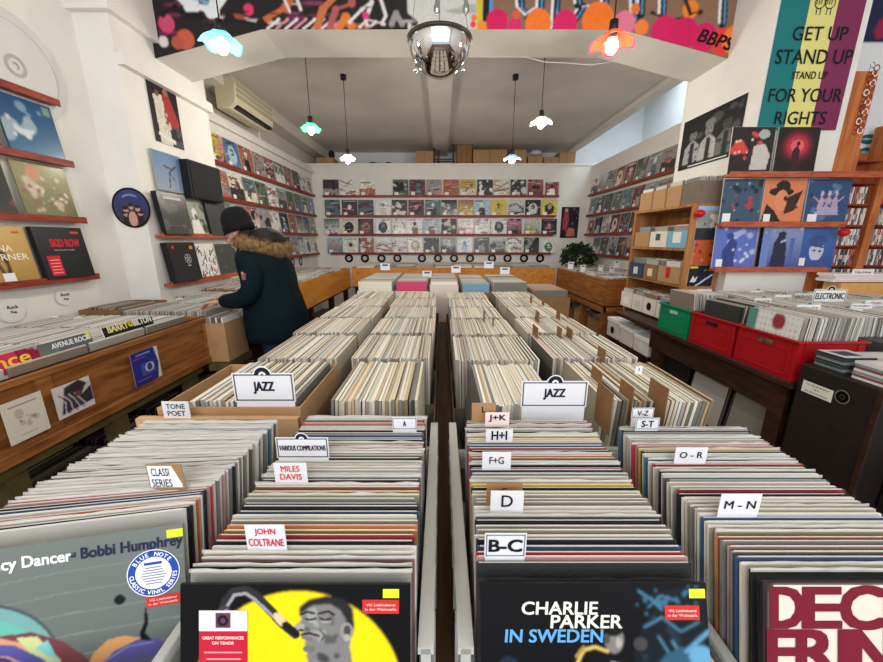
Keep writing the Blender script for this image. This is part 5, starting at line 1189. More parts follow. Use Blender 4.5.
tr = long_counter('varnished oak record counter with open cupboard along the rear right wall', 2.0, 2.95, 4.42, 6.33, '-x', OAK, [(2.05, 4.47), (2.05, 5.15), (2.05, 5.85), (2.05, 6.28), (2.9, 4.5), (2.9, 6.25)])
m = MB(); m.box(2.0, 2.95, 4.40, 4.44, .58, .64, OAKX); m.box(1.985, 2.03, 4.40, 6.33, .575, .64, OAK); m.build('apron', tr)
m = MB(); m.box(2.02, 2.95, 4.45, 4.47, .2, .575, OAKX); m.build('side_panel', tr)
TINT = PALE + [(226, 224, 216)] * 4 + [(190, 130, 136), (150, 160, 170), (120, 110, 104), (200, 170, 150)]
for k in range(8): block(-2.52, -1.65, 3.485 + k * .35, .314, .664, sp=.013, thick=.008, lean0=-3, lean1=-5, h=.335, pal=TINT)
for k in range(10):
    for j in range(2): block(-1.5 + k * .345, -1.5 + k * .345 + .318, 6.42 + j * .62, .58, .664, sp=.024, thick=.014, lean0=6, lean1=6, h=.345, axis='X', pal=TINT)
for k in range(5): block(2.06, 2.90, 4.47 + k * .37, .32, .664, sp=.013, thick=.008, lean0=3, lean1=5, h=.335 + .01 * (k % 2), pal=TINT)
for i, (px, py) in enumerate(((571, 263), (583, 266), (601, 266), (617, 262), (612, 268))):
    q = pt(px, py, 'y', 4.9 + (i % 3) * .3); m = MB(); m.box(-.035, .035, 0, .003, -.08, .015, PRINT, lin((232, 232, 228))); m.box(-.02, .02, -.001, 0, -.01, .005, PRINT, lin((60, 60, 60)))
    tag(m.build('divider_card', loc=q), 'small white index card sticking up in the rear right counter, %s from left' % ORD[[0, 1, 2, 4, 3][i]], 'divider card')
# things under the rear right counter
for i, (y, c, h, l) in enumerate(((4.62, CARDD, .22, 'nearest'), (5.2, CARD, .24, 'middle'), (5.85, CARDD, .2, 'farthest'))):
    carton(2.10, 2.5, y, y + .45, .185, h, 'brown carton of paperwork under the rear right counter, %s of three' % l, c, rz=random.uniform(-.05, .05))
    block(2.12, 2.48, y + .05, .3, .195, sp=.03, thick=.014, h=.26, pal=TINT)
# dark sleeves stored under the left counters
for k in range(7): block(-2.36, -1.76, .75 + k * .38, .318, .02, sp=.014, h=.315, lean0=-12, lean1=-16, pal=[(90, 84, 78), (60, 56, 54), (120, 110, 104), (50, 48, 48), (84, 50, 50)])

# ------------------------------------------------------------ right side: dark table with plastic crates
XT = 1.76
t = thing('side_counter', 'dark stained wooden counter carrying the red and green crates', 'counter', (0, 0, 0))
m = MB(); m.box(XT, 2.28, 1.70, 2.99, .715, .75, DARKW); m.box(XT, 1.985, 2.99, 3.62, .715, .75, DARKW); m.box(2.28, 3.5, 1.70, 2.85, .715, .75, DARKW); m.build('worktop', t, bevel=.006)
m = MB(); m.box(XT + .03, XT + .05, 1.74, 3.0, .56, .715, DARKW); m.build('apron', t)
for y in (1.74, 2.86): 
    m = MB(); m.box(XT + .03, XT + .13, y, y + .09, 0, .56, DARKW); m.build('leg', t)
m = MB(); m.box(2.22, 2.27, 1.74, 2.9, 0, .715, BLACKM); m.build('rear_panel', t)
m = MB(); m.box(XT + .13, 2.22, 1.74, 1.78, 0, .715, DARKW); m.box(XT + .14, 2.22, 2.95, 2.98, 0, .715, DARKW); m.build('side_panel', t)
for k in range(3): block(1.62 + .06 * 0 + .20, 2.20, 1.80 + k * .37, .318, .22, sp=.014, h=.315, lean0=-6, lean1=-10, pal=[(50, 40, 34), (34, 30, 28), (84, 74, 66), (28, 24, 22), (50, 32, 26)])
m = MB(); m.box(XT + .05, 2.2, 1.79, 2.94, .19, .215, DARKW); tag(m.build('low_shelf'), 'low dark shelf of old sleeves beneath the crate counter', 'shelf')
carton(1.28, 1.60, 1.30, 1.63, .40, .24, 'low open box of dark sleeves on the floor side of the aisle', CARDD) if False else None
def pcrate(y0, y1, mt, label, inner):
    t = plastic_crate('plastic_crate', label, None, (XT + .17, y0, .752), 0, .33, y1 - y0, .215, mt, wall=.008, ribs=False, handle=False)
    L = y1 - y0; m = MB(); W_ = .33
    m.box(-W_ / 2 - .004, -W_ / 2, .03, L - .03, .02, .028, mt); m.box(-W_ / 2 - .004, -W_ / 2, .03, L - .03, .15, .155, mt)
    for y in (.03, L - .035): m.box(-W_ / 2 - .006, -W_ / 2, y, y + .012, .01, .2, mt)
    for x in (-W_ / 2 + .03, W_ / 2 - .04): m.box(x, x + .012, -.006, 0, .01, .2, mt)
    m.box(-W_ / 2 + .05, W_ / 2 - .05, -.004, 0, .03, .035, mt)
    m.build('rib', t)
    m = MB(); m.box(-W_ / 2 - .0055, -W_ / 2 - .0045, L * .36, L * .62, .155, .18, inner); m.build('handle_slot', t)
    return t
ca = pt(797, 350, 'x', XT).y; cb = pt(736, 330, 'x', XT).y; cc = pt(691, 312, 'x', XT).y; cd = pt(659, 306, 'x', XT).y
pcrate(ca, cb - .012, REDP, 'nearer red plastic crate packed with white sleeves', mat('print_seen_through_slot', (120, 90, 60), .6, kind='noise', scale=30, col2=(40, 40, 60)))
pcrate(cb + .012, cc - .012, REDP, 'farther red plastic crate with a dark handle slot', BLACK)
pcrate(cc + .012, cd - .01, GREENP, 'green plastic crate on the dark counter beside the white boxes', mat('pale_slot', (150, 190, 170), .6))
z0 = .762
block(XT + .034, XT + .315, ca + .03, cb - ca - .08 if cb - ca < .36 else .315, z0, sp=.0075, lean0=-3, lean1=-3, h=.316, pal=[(232, 230, 224), (214, 212, 206), (226, 222, 214), (170, 168, 162)])
cv = CV(60, 50, (214, 214, 210)); 
for i in range(12):
    for j in range(10): cv.ell(.06 + i * .08, .06 + j * .1, .016, .02, (140, 144, 146))
cv.rect(0, .2, 0, 1, (84, 136, 126)).ell(.62, .86, .12, .14, (140, 50, 56))
m = MB(); T = Matrix.Rotation(-.03, 4, 'X'); m.box(-.157, .157, -.004, 0, 0, .315, PRINT, lin((200, 200, 190)), T=T); m.canvas(cv, -.156, .156, 0, .315, -.005, PRINT, T=T)
tag(m.build('record_sleeve', loc=(XT + .019, ca + .03 + .16, z0), rot=(0, 0, -PI / 2)), 'patterned pale sleeve with a red figure facing out of the nearer red crate', 'record sleeve')
block(XT + .03, XT + .042, cb + .04, .30, z0, sp=.006, lean0=-3, lean1=-3, h=.30, pal=[(52, 54, 54)])
block(XT + .044, XT + .315, cb + .04, .30, z0, sp=.0085, lean0=-3, lean1=-3, h=.305, pal=[(60, 60, 62), (214, 212, 206), (226, 222, 214), (120, 118, 116)])
block(XT + .06, XT + .315, cc + .03, .28, z0, sp=.0085, lean0=6, lean1=10, h=.318, pal=[(232, 230, 224), (222, 220, 214)])
for (x0, x1) in ((2.12, 2.46), (2.5, 2.84), (2.88, 3.3)):
    for y0 in (1.86, 2.2, 2.54):
        block(x0, x1, y0, .316, .757, thick=.008, sp=.009, lean0=2, lean1=4, h=.30, pal=[(226, 224, 216), (214, 212, 204), (232, 230, 226), (200, 198, 190)])
for i, (x0, x1, y0, c, l) in enumerate(((2.48, 2.49, 1.86, REDP, 'nearer maroon'), (2.86, 2.87, 1.86, REDP, 'farther maroon'))):
    m = MB(); m.box(x0, x1, 1.85, 2.86, .752, .99, mat('maroon_card', (96, 30, 44), .6)); tag(m.build('partition_board'), '%s upright board between the pale sleeves of the right counter' % l, 'board')
# genre signs over the right counter
def gsign(px0, px1, py0, py1, s_, label, big=False, Y=2.3, nm='genre_sign', ww=.8):
    card(px0, px1, py0, py1, [(s_, ww)], label, frame=(110, 112, 120), logo=True, bold=.02 if big else 0, ink=(34, 36, 44), Yf=Y, name=nm, stem=.04 if not big else .1, hs=.42 if big else .28, col=(232, 232, 230))
gsign(815, 844.5, 289, 303, 'ELECTRONIC', 'white framed sign reading ELECTRONIC on the right counter', True, Y=2.35, ww=.86)
gsign(751, 764, 290, 296, 'HIP HOP', 'small emblem sign on the right counter, first from left', Y=2.75)
gsign(755, 771, 297.5, 305, 'SOUL FUNK', 'small emblem sign on the right counter just below the first', Y=2.3)
gsign(775, 791, 294, 303, 'TECHNO', 'small emblem sign on the right counter, third from left', Y=2.5)
gsign(795, 813, 292.5, 300, 'DRUM & BASS', 'small emblem sign left of the ELECTRONIC sign', Y=2.6)
gsign(797, 820, 304, 312, 'HOUSE', 'small emblem sign in front of the ELECTRONIC sign', Y=2.05)
gsign(852, 872, 303, 309, 'DOWNBEAT', 'small emblem sign right of the ELECTRONIC sign', Y=2.1)
gsign(697, 711, 289, 295, 'REGGAE', 'small emblem sign by the bookcase side above the green crate', Y=2.75)
# cork coloured carton with white disc boxes on it under the disc rack
q0 = pt(838, 297, 'y', 2.72); q1 = pt(895, 285, 'y', 2.72)
carton(q0.x, q1.x + .1, 2.72, 2.85, q0.z - .10, q1.z - q0.z + .12, 'tan carton with cut handle holes under the disc rack', mat('tan_carton', (214, 160, 96), .7, kind='noise', scale=20, amount=.05), top=True)
m = MB(); m.box(0, .09, 0, .004, 0, .022, BLACK); m.box(.2, .25, 0, .004, 0, .018, BLACK); o = m.build('handle_hole', loc=(-.1, -.071, .06)); o.parent = [x for x in COL.objects if x.get('label', '').startswith('tan carton')][0]
zc = q1.z + .022
for i, (dx, dz, w_, hh) in enumerate(((-.06, 0, .5, .022), (-.04, .022, .47, .02), (-.06, .042, .5, .02))):
    m = MB(); m.box(0, w_, -.05, .08, 0, hh - .002, PRINT, lin((236, 232, 228))); m.box(.01, w_ - .01, -.0505, -.0500, hh * .3, hh * .5, PRINT, lin((214, 150, 140)))
    tag(m.build('flat_box', loc=(q0.x + dx, 2.78, zc + dz)), 'flat white box on the tan carton, %s of the pile of three' % ['bottom', 'middle', 'top'][i], 'box')
card(853, 873, 269, 276, [('Hip-Hop', .7)], 'white card lettered Hip-Hop on top of the flat white boxes', Yf=2.74, stem=.0, hs=.4)
card(866, 886, 300, 306, [('BREAKS', .5)], 'white card with red lettering at the right edge before the tan carton', Yf=2.2, stem=.05, ink=(200, 60, 50), hs=.4)

# ------------------------------------------------------------ dark loudspeaker cabinet with piles on it
t = thing('speaker_cabinet', 'tall black wooden cabinet with a round port and a white note', 'cabinet', (XT, 1.33, 0))
m = MB(); m.box(.0, .62, 0, .345, 0, .868, BLACKM); m.build('cabinet', t, bevel=.006)
m = MB(); m.box(-.004, 0, .0, .02, .1, .86, DARKW); m.build('edge_strip', t)
q = pt(843, 397, 'x', XT)
m = MB(); T = Matrix.Translation((0, q.y - 1.33, q.z)) @ Matrix.Rotation(-PI / 2, 4, 'Z')
m.disc(0, 0, .0, .03, -.001, VINYL, (10, 10, 10), 28, T=T); m.disc(0, 0, .026, .031, -.004, PAPER, (110, 104, 100), 28, T=T); m.disc(0, 0, .006, .012, -.003, PAPER, (40, 38, 38), 18, T=T); m.build('port', t)
a = pt(803, 384, 'x', XT); b = pt(832, 398, 'x', XT)
m = MB(); T = Matrix.Translation((0, (a.y + b.y) / 2 - 1.33, (a.z + b.z) / 2)) @ Matrix.Rotation(-PI / 2, 4, 'Z')
w_ = abs(a.y - b.y); m.box(-w_ / 2, w_ / 2, -.002, 0, -.028, .028, PRINT, lin((222, 220, 206)), T=T)
for i, s_ in enumerate(('CHILDREN', 'IN', 'ELECTRO')): m.text(s_, 0, .017 - i * .017, w_ * (.75 if i != 1 else .14), .007, -.003, PRINT, (50, 50, 56), T=T)
m.build('note', t)
t = thing('low_cabinet', 'black low cabinet with round stickers at the right edge', 'cabinet', (XT + .1, 1.0, 0))
m = MB(); m.box(.0, .6, 0, .32, 0, .62, BLACKM); m.build('cabinet', t, bevel=.004)
m = MB(); m.box(-.004, .6, -.004, 0, .2, .24, DARKW); m.build('trim_strip', t)
for px, py, r, c in ((877, 455, .034, (190, 40, 60)), (884, 433, .012, (200, 200, 220))):
    q = pt(px, py, 'x', XT + .1); T = Matrix.Translation((-.001, q.y - 1.0, q.z)) @ Matrix.Rotation(-PI / 2, 4, 'Z'); m = MB()
    m.disc(0, 0, 0, r, -.001, PRINT, c, 24, T=T); m.disc(0, -.004, 0, r * .72, -.002, PRINT, (226, 222, 220), 24, T=T); m.poly([(-r * .4, -r * .1), (0, r * .35), (r * .45, -.1 * r), (0, 0)], -.003, PRINT, (60, 56, 60), T=T); m.build('sticker', t)
# two piles of jewel cases
pc = [(50, 50, 58), (200, 200, 196), (214, 210, 204), (110, 136, 120), (214, 210, 204), (130, 80, 84), (60, 60, 70), (206, 200, 190), (130, 140, 150)]
for pi_, (x0, y0, n) in enumerate(((XT + .02, 1.515, 7), (XT + .03, 1.36, 7), (XT + .19, 1.52, 6), (XT + .2, 1.365, 6))):
    for k in range(n):
        th = .0105; m = MB(); c = pc[(k * 3 + pi_ * 2) % len(pc)]
        m.cbox(0, .142, 0, .125, 0, th, GLOSS, lin((190, 194, 196)), lin(c), lin(c)); m.box(.03, .11, .03, .1, th, th + .0003, PRINT, lin(pc[(k + pi_) % len(pc)]))
        tag(m.build('jewel_case', loc=(x0 + random.uniform(0, .005), y0 + random.uniform(0, .005), .8685 + k * (th + .0006))), '%s jewel case from the bottom of the %s pile on the black cabinet' % (ORD[k], ['left rear', 'left front', 'right rear', 'right front'][pi_]), 'compact disc', 'jewel cases piled on the black cabinet')
m = MB(); m.box(0, .3, 0, .2, 0, .20, mat('dark_grey_case', (70, 72, 72), .5)); m.box(-.001, .3, -.004, 0, .14, .15, BLACK)
tag(m.build('grey_box', loc=(2.20, 1.72, .752), bevel=.005), 'dark grey box at the right edge behind the jewel cases', 'box')

# ------------------------------------------------------------ bookcase with boxes of singles
BX0, BX1, BY0, BY1, BH = 2.0, 2.285, 3.02, 3.93, 1.71
t = thing('bookcase', 'brown wooden bookcase filled with boxes of singles, right of centre', 'bookcase', (BX0, BY0, 0))
D_ = BX1 - BX0; L_ = BY1 - BY0
m = MB(); m.box(0, D_, 0, .03, 0, BH, SHELFW)
m.build('side_panel', t, bevel=.003)
m = MB(); m.box(0, D_, L_ - .03, L_, 0, BH, SHELFW); m.build('side_panel', t, bevel=.003)
m = MB(); m.box(D_ - .012, D_, .03, L_ - .03, 0, BH, SHELFW); m.build('back_panel', t)
zs_ = [pt(693, py, 'x', BX0).z for py in (209.5, )]
zl_ = [pt(633, py, 'x', BX0).z for py in (252, 285, )]
levels = [BH - .0, 1.35, 1.08, .80, .45, .12]
for z in [1.385, 1.085, .77, .42, .1]:
    m = MB(); m.box(.0, D_ - .012, .03, L_ - .03, z - .022, z, SHELFW); m.build('shelf_board', t)
m = MB(); m.box(-.005, D_, .0, L_, BH, BH + .022, SHELFW); m.build('top_board', t)
for z in (BH - .4, .9, .5):
    pass
def sbox(y0, y1, z, h, mt, label, mark=None, ext=0, rh=.18, dx=.0, pal=None):
    x0 = BX0 + dx - ext; carton(x0, x0 + .22, y0, y1, z, h, label, mt, 'boxes of singles in and on the bookcase')
    block(x0 + .012, x0 + .2, y0 + .02, min(.19, y1 - y0 - .035), z + .007, sp=.012, thick=.006, h=rh, pal=pal or TINT, jit=.001)
    if mark:
        o = [x for x in COL.objects if x.get('label') == label][0]; m = MB(); T = Matrix.Translation((-.111, 0, 0)) @ Matrix.Rotation(-PI / 2, 4, 'Z'); mark(m, T); m.build('box_label', o)
def mk_rect(c, w_=.08, h0=.03, h1=.10): return lambda m, T: m.box(-w_ / 2, w_ / 2, -.0012, 0, h0, h1, PRINT, lin(c), T=T)
def mk_dot(m, T): m.disc(0, .075, 0, .038, -.0012, PRINT, (16, 16, 18), 24, T=T)
zt1 = BH + .024
bt_ = [(3.04, 3.24, 'grey printed carton on the bookcase top at its near end', GREYBOX), (3.26, 3.46, 'tan carton on the bookcase top, second from its near end', CARD), (3.48, 3.68, 'tan carton holding dark sleeves on the bookcase top', CARD), (3.70, 3.91, 'white topped carton at the far end of the bookcase top', CARD)]
for (a_, b_, l, c) in bt_: sbox(a_, b_, zt1, .17, c, l, rh=.2, dx=.03)
for (a_, b_, l, c, mk) in ((3.06, 3.32, 'pale blue and white box on the upper bookcase shelf', mat('pale_blue_card', (112, 176, 200), .6), mk_rect((226, 226, 222), .11, .04, .13)), (3.34, 3.60, 'patterned white box on the upper bookcase shelf', WHITEB, mk_rect((70, 90, 80), .07, .06, .12)), (3.62, 3.88, 'tan box on the upper bookcase shelf', CARD, None)): sbox(a_, b_, 1.387, .14, c, l, mk, dx=.01)
for (a_, b_, l, c, mk) in ((3.06, 3.36, 'tan box with a red label on the middle bookcase shelf', CARD, mk_rect((196, 40, 44), .06, .04, .13)), (3.38, 3.60, 'brown box with a pale label on the middle bookcase shelf', CARDD, mk_rect((214, 210, 170))), (3.62, 3.88, 'blue box with a pale label on the middle bookcase shelf', mat('navy_card', (48, 70, 104), .6), mk_rect((206, 214, 190)))): sbox(a_, b_, 1.087, .14, c, l, mk, dx=-.01)
for (a_, b_, l, c, mk) in ((3.04, 3.22, 'white box right next to the green crate', WHITEB, mk_rect((200, 194, 186), .1)), (3.24, 3.44, 'white box with a black disc print on the counter level shelf', WHITEB, mk_dot), (3.46, 3.64, 'white box with red sleeves on the counter level shelf', WHITEB, mk_rect((206, 200, 192), .1)), (3.66, 3.88, 'white box farthest along the counter level shelf', WHITEB, mk_rect((236, 234, 230), .1))): sbox(a_, b_, .772, .15, c, l, mk, ext=.16, dx=.16 - .06, pal=TINT + [(200, 50, 50), (220, 120, 70)])
t = thing('low_shelf_unit', 'low dark shelf carrying three lidded white boxes below the bookcase', 'shelf', (1.80, 3.0, 0))
m = MB(); m.box(0, .18, 0, .85, .43, .455, DARKW); m.build('shelf_board', t)
for y in (.02, .80):
    m = MB(); m.box(.02, .16, y, y + .03, 0, .43, DARKW); m.build('leg', t)
for i, (y0, h, l, mk) in enumerate(((3.02, .15, 'nearest lidded white box on the low shelf', mk_rect((226, 222, 214), .1, .02, .08)), (3.30, .17, 'middle lidded white box on the low shelf', None), (3.58, .19, 'lidded white box with a black disc print on the low shelf', mk_dot))):
    tt_ = thing('storage_box', l, 'box', (1.80, y0, .457), 0, 'white lidded boxes'); m = MB(); m.box(0, .17, 0, .24, 0, h, WHITEB); bd = m.build('body', tt_)
    m = MB(); m.box(-.006, .176, -.006, .246, h - .03, h + .004, WHITEP); m.build('lid', tt_)
    if mk:
        m = MB(); mk(m, Matrix.Translation((-.0015, .12, 0)) @ Matrix.Rotation(-PI / 2, 4, 'Z')); m.build('box_label', bd)
# small sleeves pinned on the side of the bookcase
YB = 3.02
rg = np.random.default_rng(61)
cv = CV(40, 50, (150, 152, 150)); cv.rect(0, 1, .86, 1, (150, 180, 214)).rect(0, 1, .0, .35, (50, 50, 54)).cloud((210, 210, 206), rg, 6, .12, .5, (.3, .9, .4, .8)).cloud((60, 60, 62), rg, 6, .08, .5, (.2, .9, .2, .5)).speck(.12, rg)
flatpic('pinned_sleeve', 'grey photo sleeve with blue strip pinned high on the bookcase side', 'print', 'y', YB - .001, (699, 206), (720, 240), cv, 'sleeves pinned on the bookcase side')
cv = CV(40, 40, (190, 88, 50)).cloud((120, 50, 36), rg, 8, .1, .5).cloud((216, 140, 90), rg, 4, .08, .5).speck(.15, rg)
flatpic('pinned_sleeve', 'orange brown sleeve pinned in the middle of the bookcase side', 'print', 'y', YB - .001, (695, 240), (716, 264), cv, 'sleeves pinned on the bookcase side')
cv = CV(40, 40, (30, 34, 50)); cv.rect(.05, .35, .85, .95, (214, 196, 50)).line([(.35, .0), (.95, .55)], .07, (206, 206, 210)).poly([(.1, .2), (.2, .5), (.28, .35), (.4, .5), (.32, .2)], (220, 220, 220)).cloud((150, 140, 70), rg, 4, .05, .5, (.6, .95, .7, .95)).speck(.06, rg)
flatpic('pinned_sleeve', 'black sleeve with white stripe and yellow corner, lowest on the bookcase side', 'print', 'y', YB - .001, (689.5, 265.5), (710.5, 286), cv, 'sleeves pinned on the bookcase side')

# ------------------------------------------------------------ loft ledge above the back wall
def lb(px0, px1, pyt, depth, label, mt, Y=8.0, name='cardboard_box', h=None):
    a = pt(px0, 163, 'y', Y); b = pt(px1, pyt, 'y', Y); z0 = 2.905
    m = MB(); w_ = b.x - a.x; h = b.z - z0; m.box(0, w_, 0, depth, 0, h, mt); m.box(w_ * .47, w_ * .53, -.002, 0, .02, h - .01, mat('parcel_tape', (150, 116, 80), .4)); m.box(.003, w_ - .003, -.001, 0, h * .92, h * .93, CARDD)
    tag(m.build(name, loc=(a.x, Y, z0)), label, 'box', 'cardboard boxes on the loft ledge')
for a in ((416, 433, 151, .4, 'carton on the loft ledge just left of the dark frame'), (456.5, 472, 144.5, .3, 'tall narrow carton on the loft ledge'), (473, 507, 149.5, .4, 'wide brown carton on the loft ledge left of the blue lamp'), (510, 527, 149.5, .4, 'brown carton on the loft ledge right of the blue lamp'),
          (528, 543, 156, .4, 'low brown carton on the loft ledge with plastic on top'), (544, 559, 157, .4, 'lowest brown carton on the loft ledge'), (559, 576, 151.5, .4, 'rightmost brown carton on the loft ledge'), (316.5, 333, 157.5, .4, 'leftmost brown carton on the loft ledge')):
    lb(*a, CARD if 'narrow' not in a[4] else CARDD)
for px0, px1, pyt, c, l in ((366, 378, 157, (64, 54, 50), 'dark bundle on the loft ledge'), (374, 385, 158.5, (196, 150, 70), 'yellow brown bag on the loft ledge'), (383, 392, 157, (40, 36, 40), 'black bag on the loft ledge'), (391, 403, 160.5, (34, 32, 34), 'low black bundle on the loft ledge'), (358, 366, 160, (120, 116, 112), 'grey bundle on the loft ledge'), (312, 318, 161, (28, 26, 28), 'small black thing at the left loft corner'), (328, 333, 154.5, (28, 26, 28), 'black bag sitting on the leftmost carton')):
    a = pt(px0, 163, 'y', 8.02); b = pt(px1, pyt, 'y', 8.02); m = MB(); w_ = (b.x - a.x) / 2; h = (b.z - a.z)
    zb_ = 2.905 if 'sitting' not in l else pt(320, 157.5, 'y', 8.0).z
    m.ell((0, .1, h * .48), (w_, .1, h * .5), mat('bundle_' + '_'.join(l.split()[:2]), c, .8), 12, 8, wob=.08); tag(m.build('bundle', loc=((a.x + b.x) / 2, 8.02, zb_)), l, 'bag')
m = MB()
a = pt(434.5, 163, 'y', 7.99)
for px in (434.5, 438.5, 453.5):
    q = pt(px, 163, 'y', 7.99); tz = pt(px, {434.5: 144, 438.5: 150, 453.5: 144}[px], 'y', 7.99).z; m.box(q.x - a.x - .018, q.x - a.x + .018, 0, .03, 0, tz - 2.905, DARKW)
for py in (159.5, 161.5):
    q = pt(440, py, 'y', 7.99); m.box(.0, pt(453.5, py, 'y', 7.99).x - a.x, .005, .02, q.z - 2.905 - .01, q.z - 2.905 + .01, BLACK)
tag(m.build('wooden_frame', loc=(a.x, 7.99, 2.905)), 'dark upturned stool frame on the loft ledge in the middle', 'frame')
m = MB(); m.ell((0, 0, .05), (.12, .1, .06), see_through('crumpled_plastic', (214, 216, 214), .8), 14, 8, wob=.12); q = pt(536, 155.5, 'y', 8.1)
tag(m.build('plastic_bag', loc=q), 'crumpled clear plastic on a low carton of the loft ledge', 'bag')
m = MB()
q = pt(500, 131, 'y', 8.74)
a = pt(500.5, 131, 'y', 8.74); b = pt(557, 131, 'y', 8.74)
m.box(a.x, b.x, 8.735, 8.75, a.z - .008, a.z + .008, CEIL); m.box(a.x, a.x + .016, 8.735, 8.75, 2.905, a.z, CEIL); m.box(b.x - .016, b.x, 8.735, 8.75, 2.905, a.z, CEIL)
struct(m, 'trim_6')

# ------------------------------------------------------------ potted shrub in the rear right corner
q = pt(577, 262, 'y', 6.75)
t = thing('potted_plant', 'bushy dark green plant in the rear right corner', 'plant', (q.x, 6.75, .70))
m = MB(); m.lathe([(0, 0), (.10, 0), (.14, .18), (.125, .18), (.11, .15), (0, .15)], mat('terracotta', (120, 70, 46), .7), 20); m.build('pot', t)
m = MB(); m.box(q.x - .14, q.x + .14, 6.61, 6.89, .66, .70, DARKW); m.box(q.x - .10, q.x + .10, 6.65, 6.85, 0, .66, DARKW); tag(m.build('plant_stand'), 'dark wooden stand under the plant in the rear right corner', 'stand')
leaf = mat('dark_leaf', (44, 66, 42), .5, kind='noise', scale=8, col2=(20, 36, 22)); m = MB(); rr = random.Random(4)
for i in range(1500):
    a = rr.uniform(0, 2 * PI); e = rr.uniform(-.5, 1.4); R_ = rr.uniform(.6, 1)
    c = Vector((.33 * R_ * math.cos(a) * math.cos(e), .24 * R_ * math.sin(a) * math.cos(e), .42 + .27 * R_ * math.sin(e)))
    d = Vector((rr.uniform(-1, 1), rr.uniform(-1, 1), rr.uniform(-.5, 1))).normalized(); s_ = d.cross(Vector((rr.uniform(-1, 1), rr.uniform(-1, 1), rr.uniform(-1, 1)))).normalized()
    l = rr.uniform(.04, .07); m.add([c, c + d * l * .5 + s_ * l * .3, c + d * l, c + d * l * .5 - s_ * l * .3], [(0, 1, 2, 3)], leaf)
m.build('foliage', t)
m = MB()
for i in range(9):
    a = i * 2 * PI / 9; m.tube([(0, 0, .14), (.08 * math.cos(a), .07 * math.sin(a), .3), (.2 * math.cos(a), .16 * math.sin(a), .5)], [.01, .008, .004], mat('stem_brown', (70, 56, 36), .7), 6)
m.build('stem', t)

# ------------------------------------------------------------ the shopper
def skin(name, verts, edges, m, parent, sub=2, root=0, smooth=True):
    """verts: list of (xyz, radius or (rx, ry))"""
    me = bpy.data.meshes.new(name); me.from_pydata([v[0] for v in verts], edges, [])
    o = bpy.data.objects.new(name, me); COL.objects.link(o); 
    sk = o.modifiers.new('skin', 'SKIN'); sk.use_smooth_shade = True
    for i, v in enumerate(verts):
        r = v[1] if isinstance(v[1], tuple) else (v[1], v[1]); me.skin_vertices[0].data[i].radius = r
        me.skin_vertices[0].data[i].use_root = (i == root)
    s_ = o.modifiers.new('sub', 'SUBSURF'); s_.levels = sub; s_.render_levels = sub
    if parent is None: return o
    dg = bpy.context.evaluated_depsgraph_get(); em = bpy.data.meshes.new_from_object(o.evaluated_get(dg)); bpy.data.objects.remove(o)
    em.materials.clear(); em.materials.append(m)
    for p in em.polygons: p.use_smooth = True
    q = bpy.data.objects.new(name, em); COL.objects.link(q); q.parent = parent
    return q
def add_skin(mb, verts, edges, m, sub=2):
    o = skin('tmp', verts, edges, m, None, sub); bpy.context.view_layer.update()
    dg = bpy.context.evaluated_depsgraph_get(); em = bpy.data.meshes.new_from_object(o.evaluated_get(dg)); bpy.data.objects.remove(o)
    mb.add([v.co[:] for v in em.vertices], [tuple(p.vertices) for p in em.polygons], m, smooth=True); bpy.data.meshes.remove(em)
SKINM = mat('skin', (206, 150, 128), .55, kind='noise', scale=30, amount=.03)
COAT = mat('dark_teal_parka', (15, 28, 35), .85, spec=.08, kind='noise', scale=40, amount=.1)
TROU = mat('navy_trousers', (30, 40, 62), .8)
HAT = mat('black_knit', (16, 16, 18), .95, kind='noise', scale=120, amount=.2)
FUR = mat('tan_fur', (150, 118, 82), .95, kind='noise', scale=30, col2=(98, 72, 48))
LINE = mat('black_hood_lining', (20, 20, 22), .6)
PX, PY = -1.245, 2.68
t = thing('person', 'shopper in a dark teal parka, fur-trimmed hood and black beanie, flicking through records', 'person', (PX, PY, 0)); t.scale = (.92, .95, .985)
v = lambda x, y, z: (x, y, z)
# body: facing -x; left side is -y (towards the camera)
m = MB()
hd = (-.205, -.02, 1.53)
V_ = [((0, 0, .92), (.16, .13)), ((-.01, 0, 1.10), (.15, .12)), ((-.04, 0, 1.28), (.15, .12)), ((-.09, 0, 1.38), (.10, .09)), ((-.15, 0, 1.44), (.058, .058)), ((-.19, -.01, 1.49), (.06, .06)),
      ((-.05, -.16, 1.34), (.065, .065)), ((-.02, -.215, 1.20), (.05, .05)), ((-.06, -.235, 1.08), (.044, .044)), ((-.24, -.21, 1.055), (.036, .036)), ((-.345, -.19, 1.045), (.026, .026)),
      ((-.05, .16, 1.34), (.065, .065)), ((-.06, .22, 1.20), (.05, .05)), ((-.12, .22, 1.08), (.044, .044)), ((-.29, .14, 1.065), (.036, .036)), ((-.385, .08, 1.06), (.026, .026)),
      ((.01, -.09, .82), (.095, .095)), ((.01, -.11, .48), (.062, .062)), ((.03, -.12, .10), (.044, .044)), ((-.02, -.12, .05), (.045, .04)), ((-.15, -.13, .035), (.04, .032)),
      ((.01, .09, .82), (.095, .095)), ((-.01, .11, .48), (.062, .062)), ((.0, .12, .10), (.044, .044)), ((-.05, .12, .05), (.045, .04)), ((-.18, .13, .035), (.04, .032))]
E_ = [(0, 1), (1, 2), (2, 3), (3, 4), (4, 5), (2, 6), (6, 7), (7, 8), (8, 9), (9, 10), (2, 11), (11, 12), (12, 13), (13, 14), (14, 15), (0, 16), (16, 17), (17, 18), (18, 19), (19, 20), (0, 21), (21, 22), (22, 23), (23, 24), (24, 25)]
add_skin(m, V_, E_, SKINM, 2)
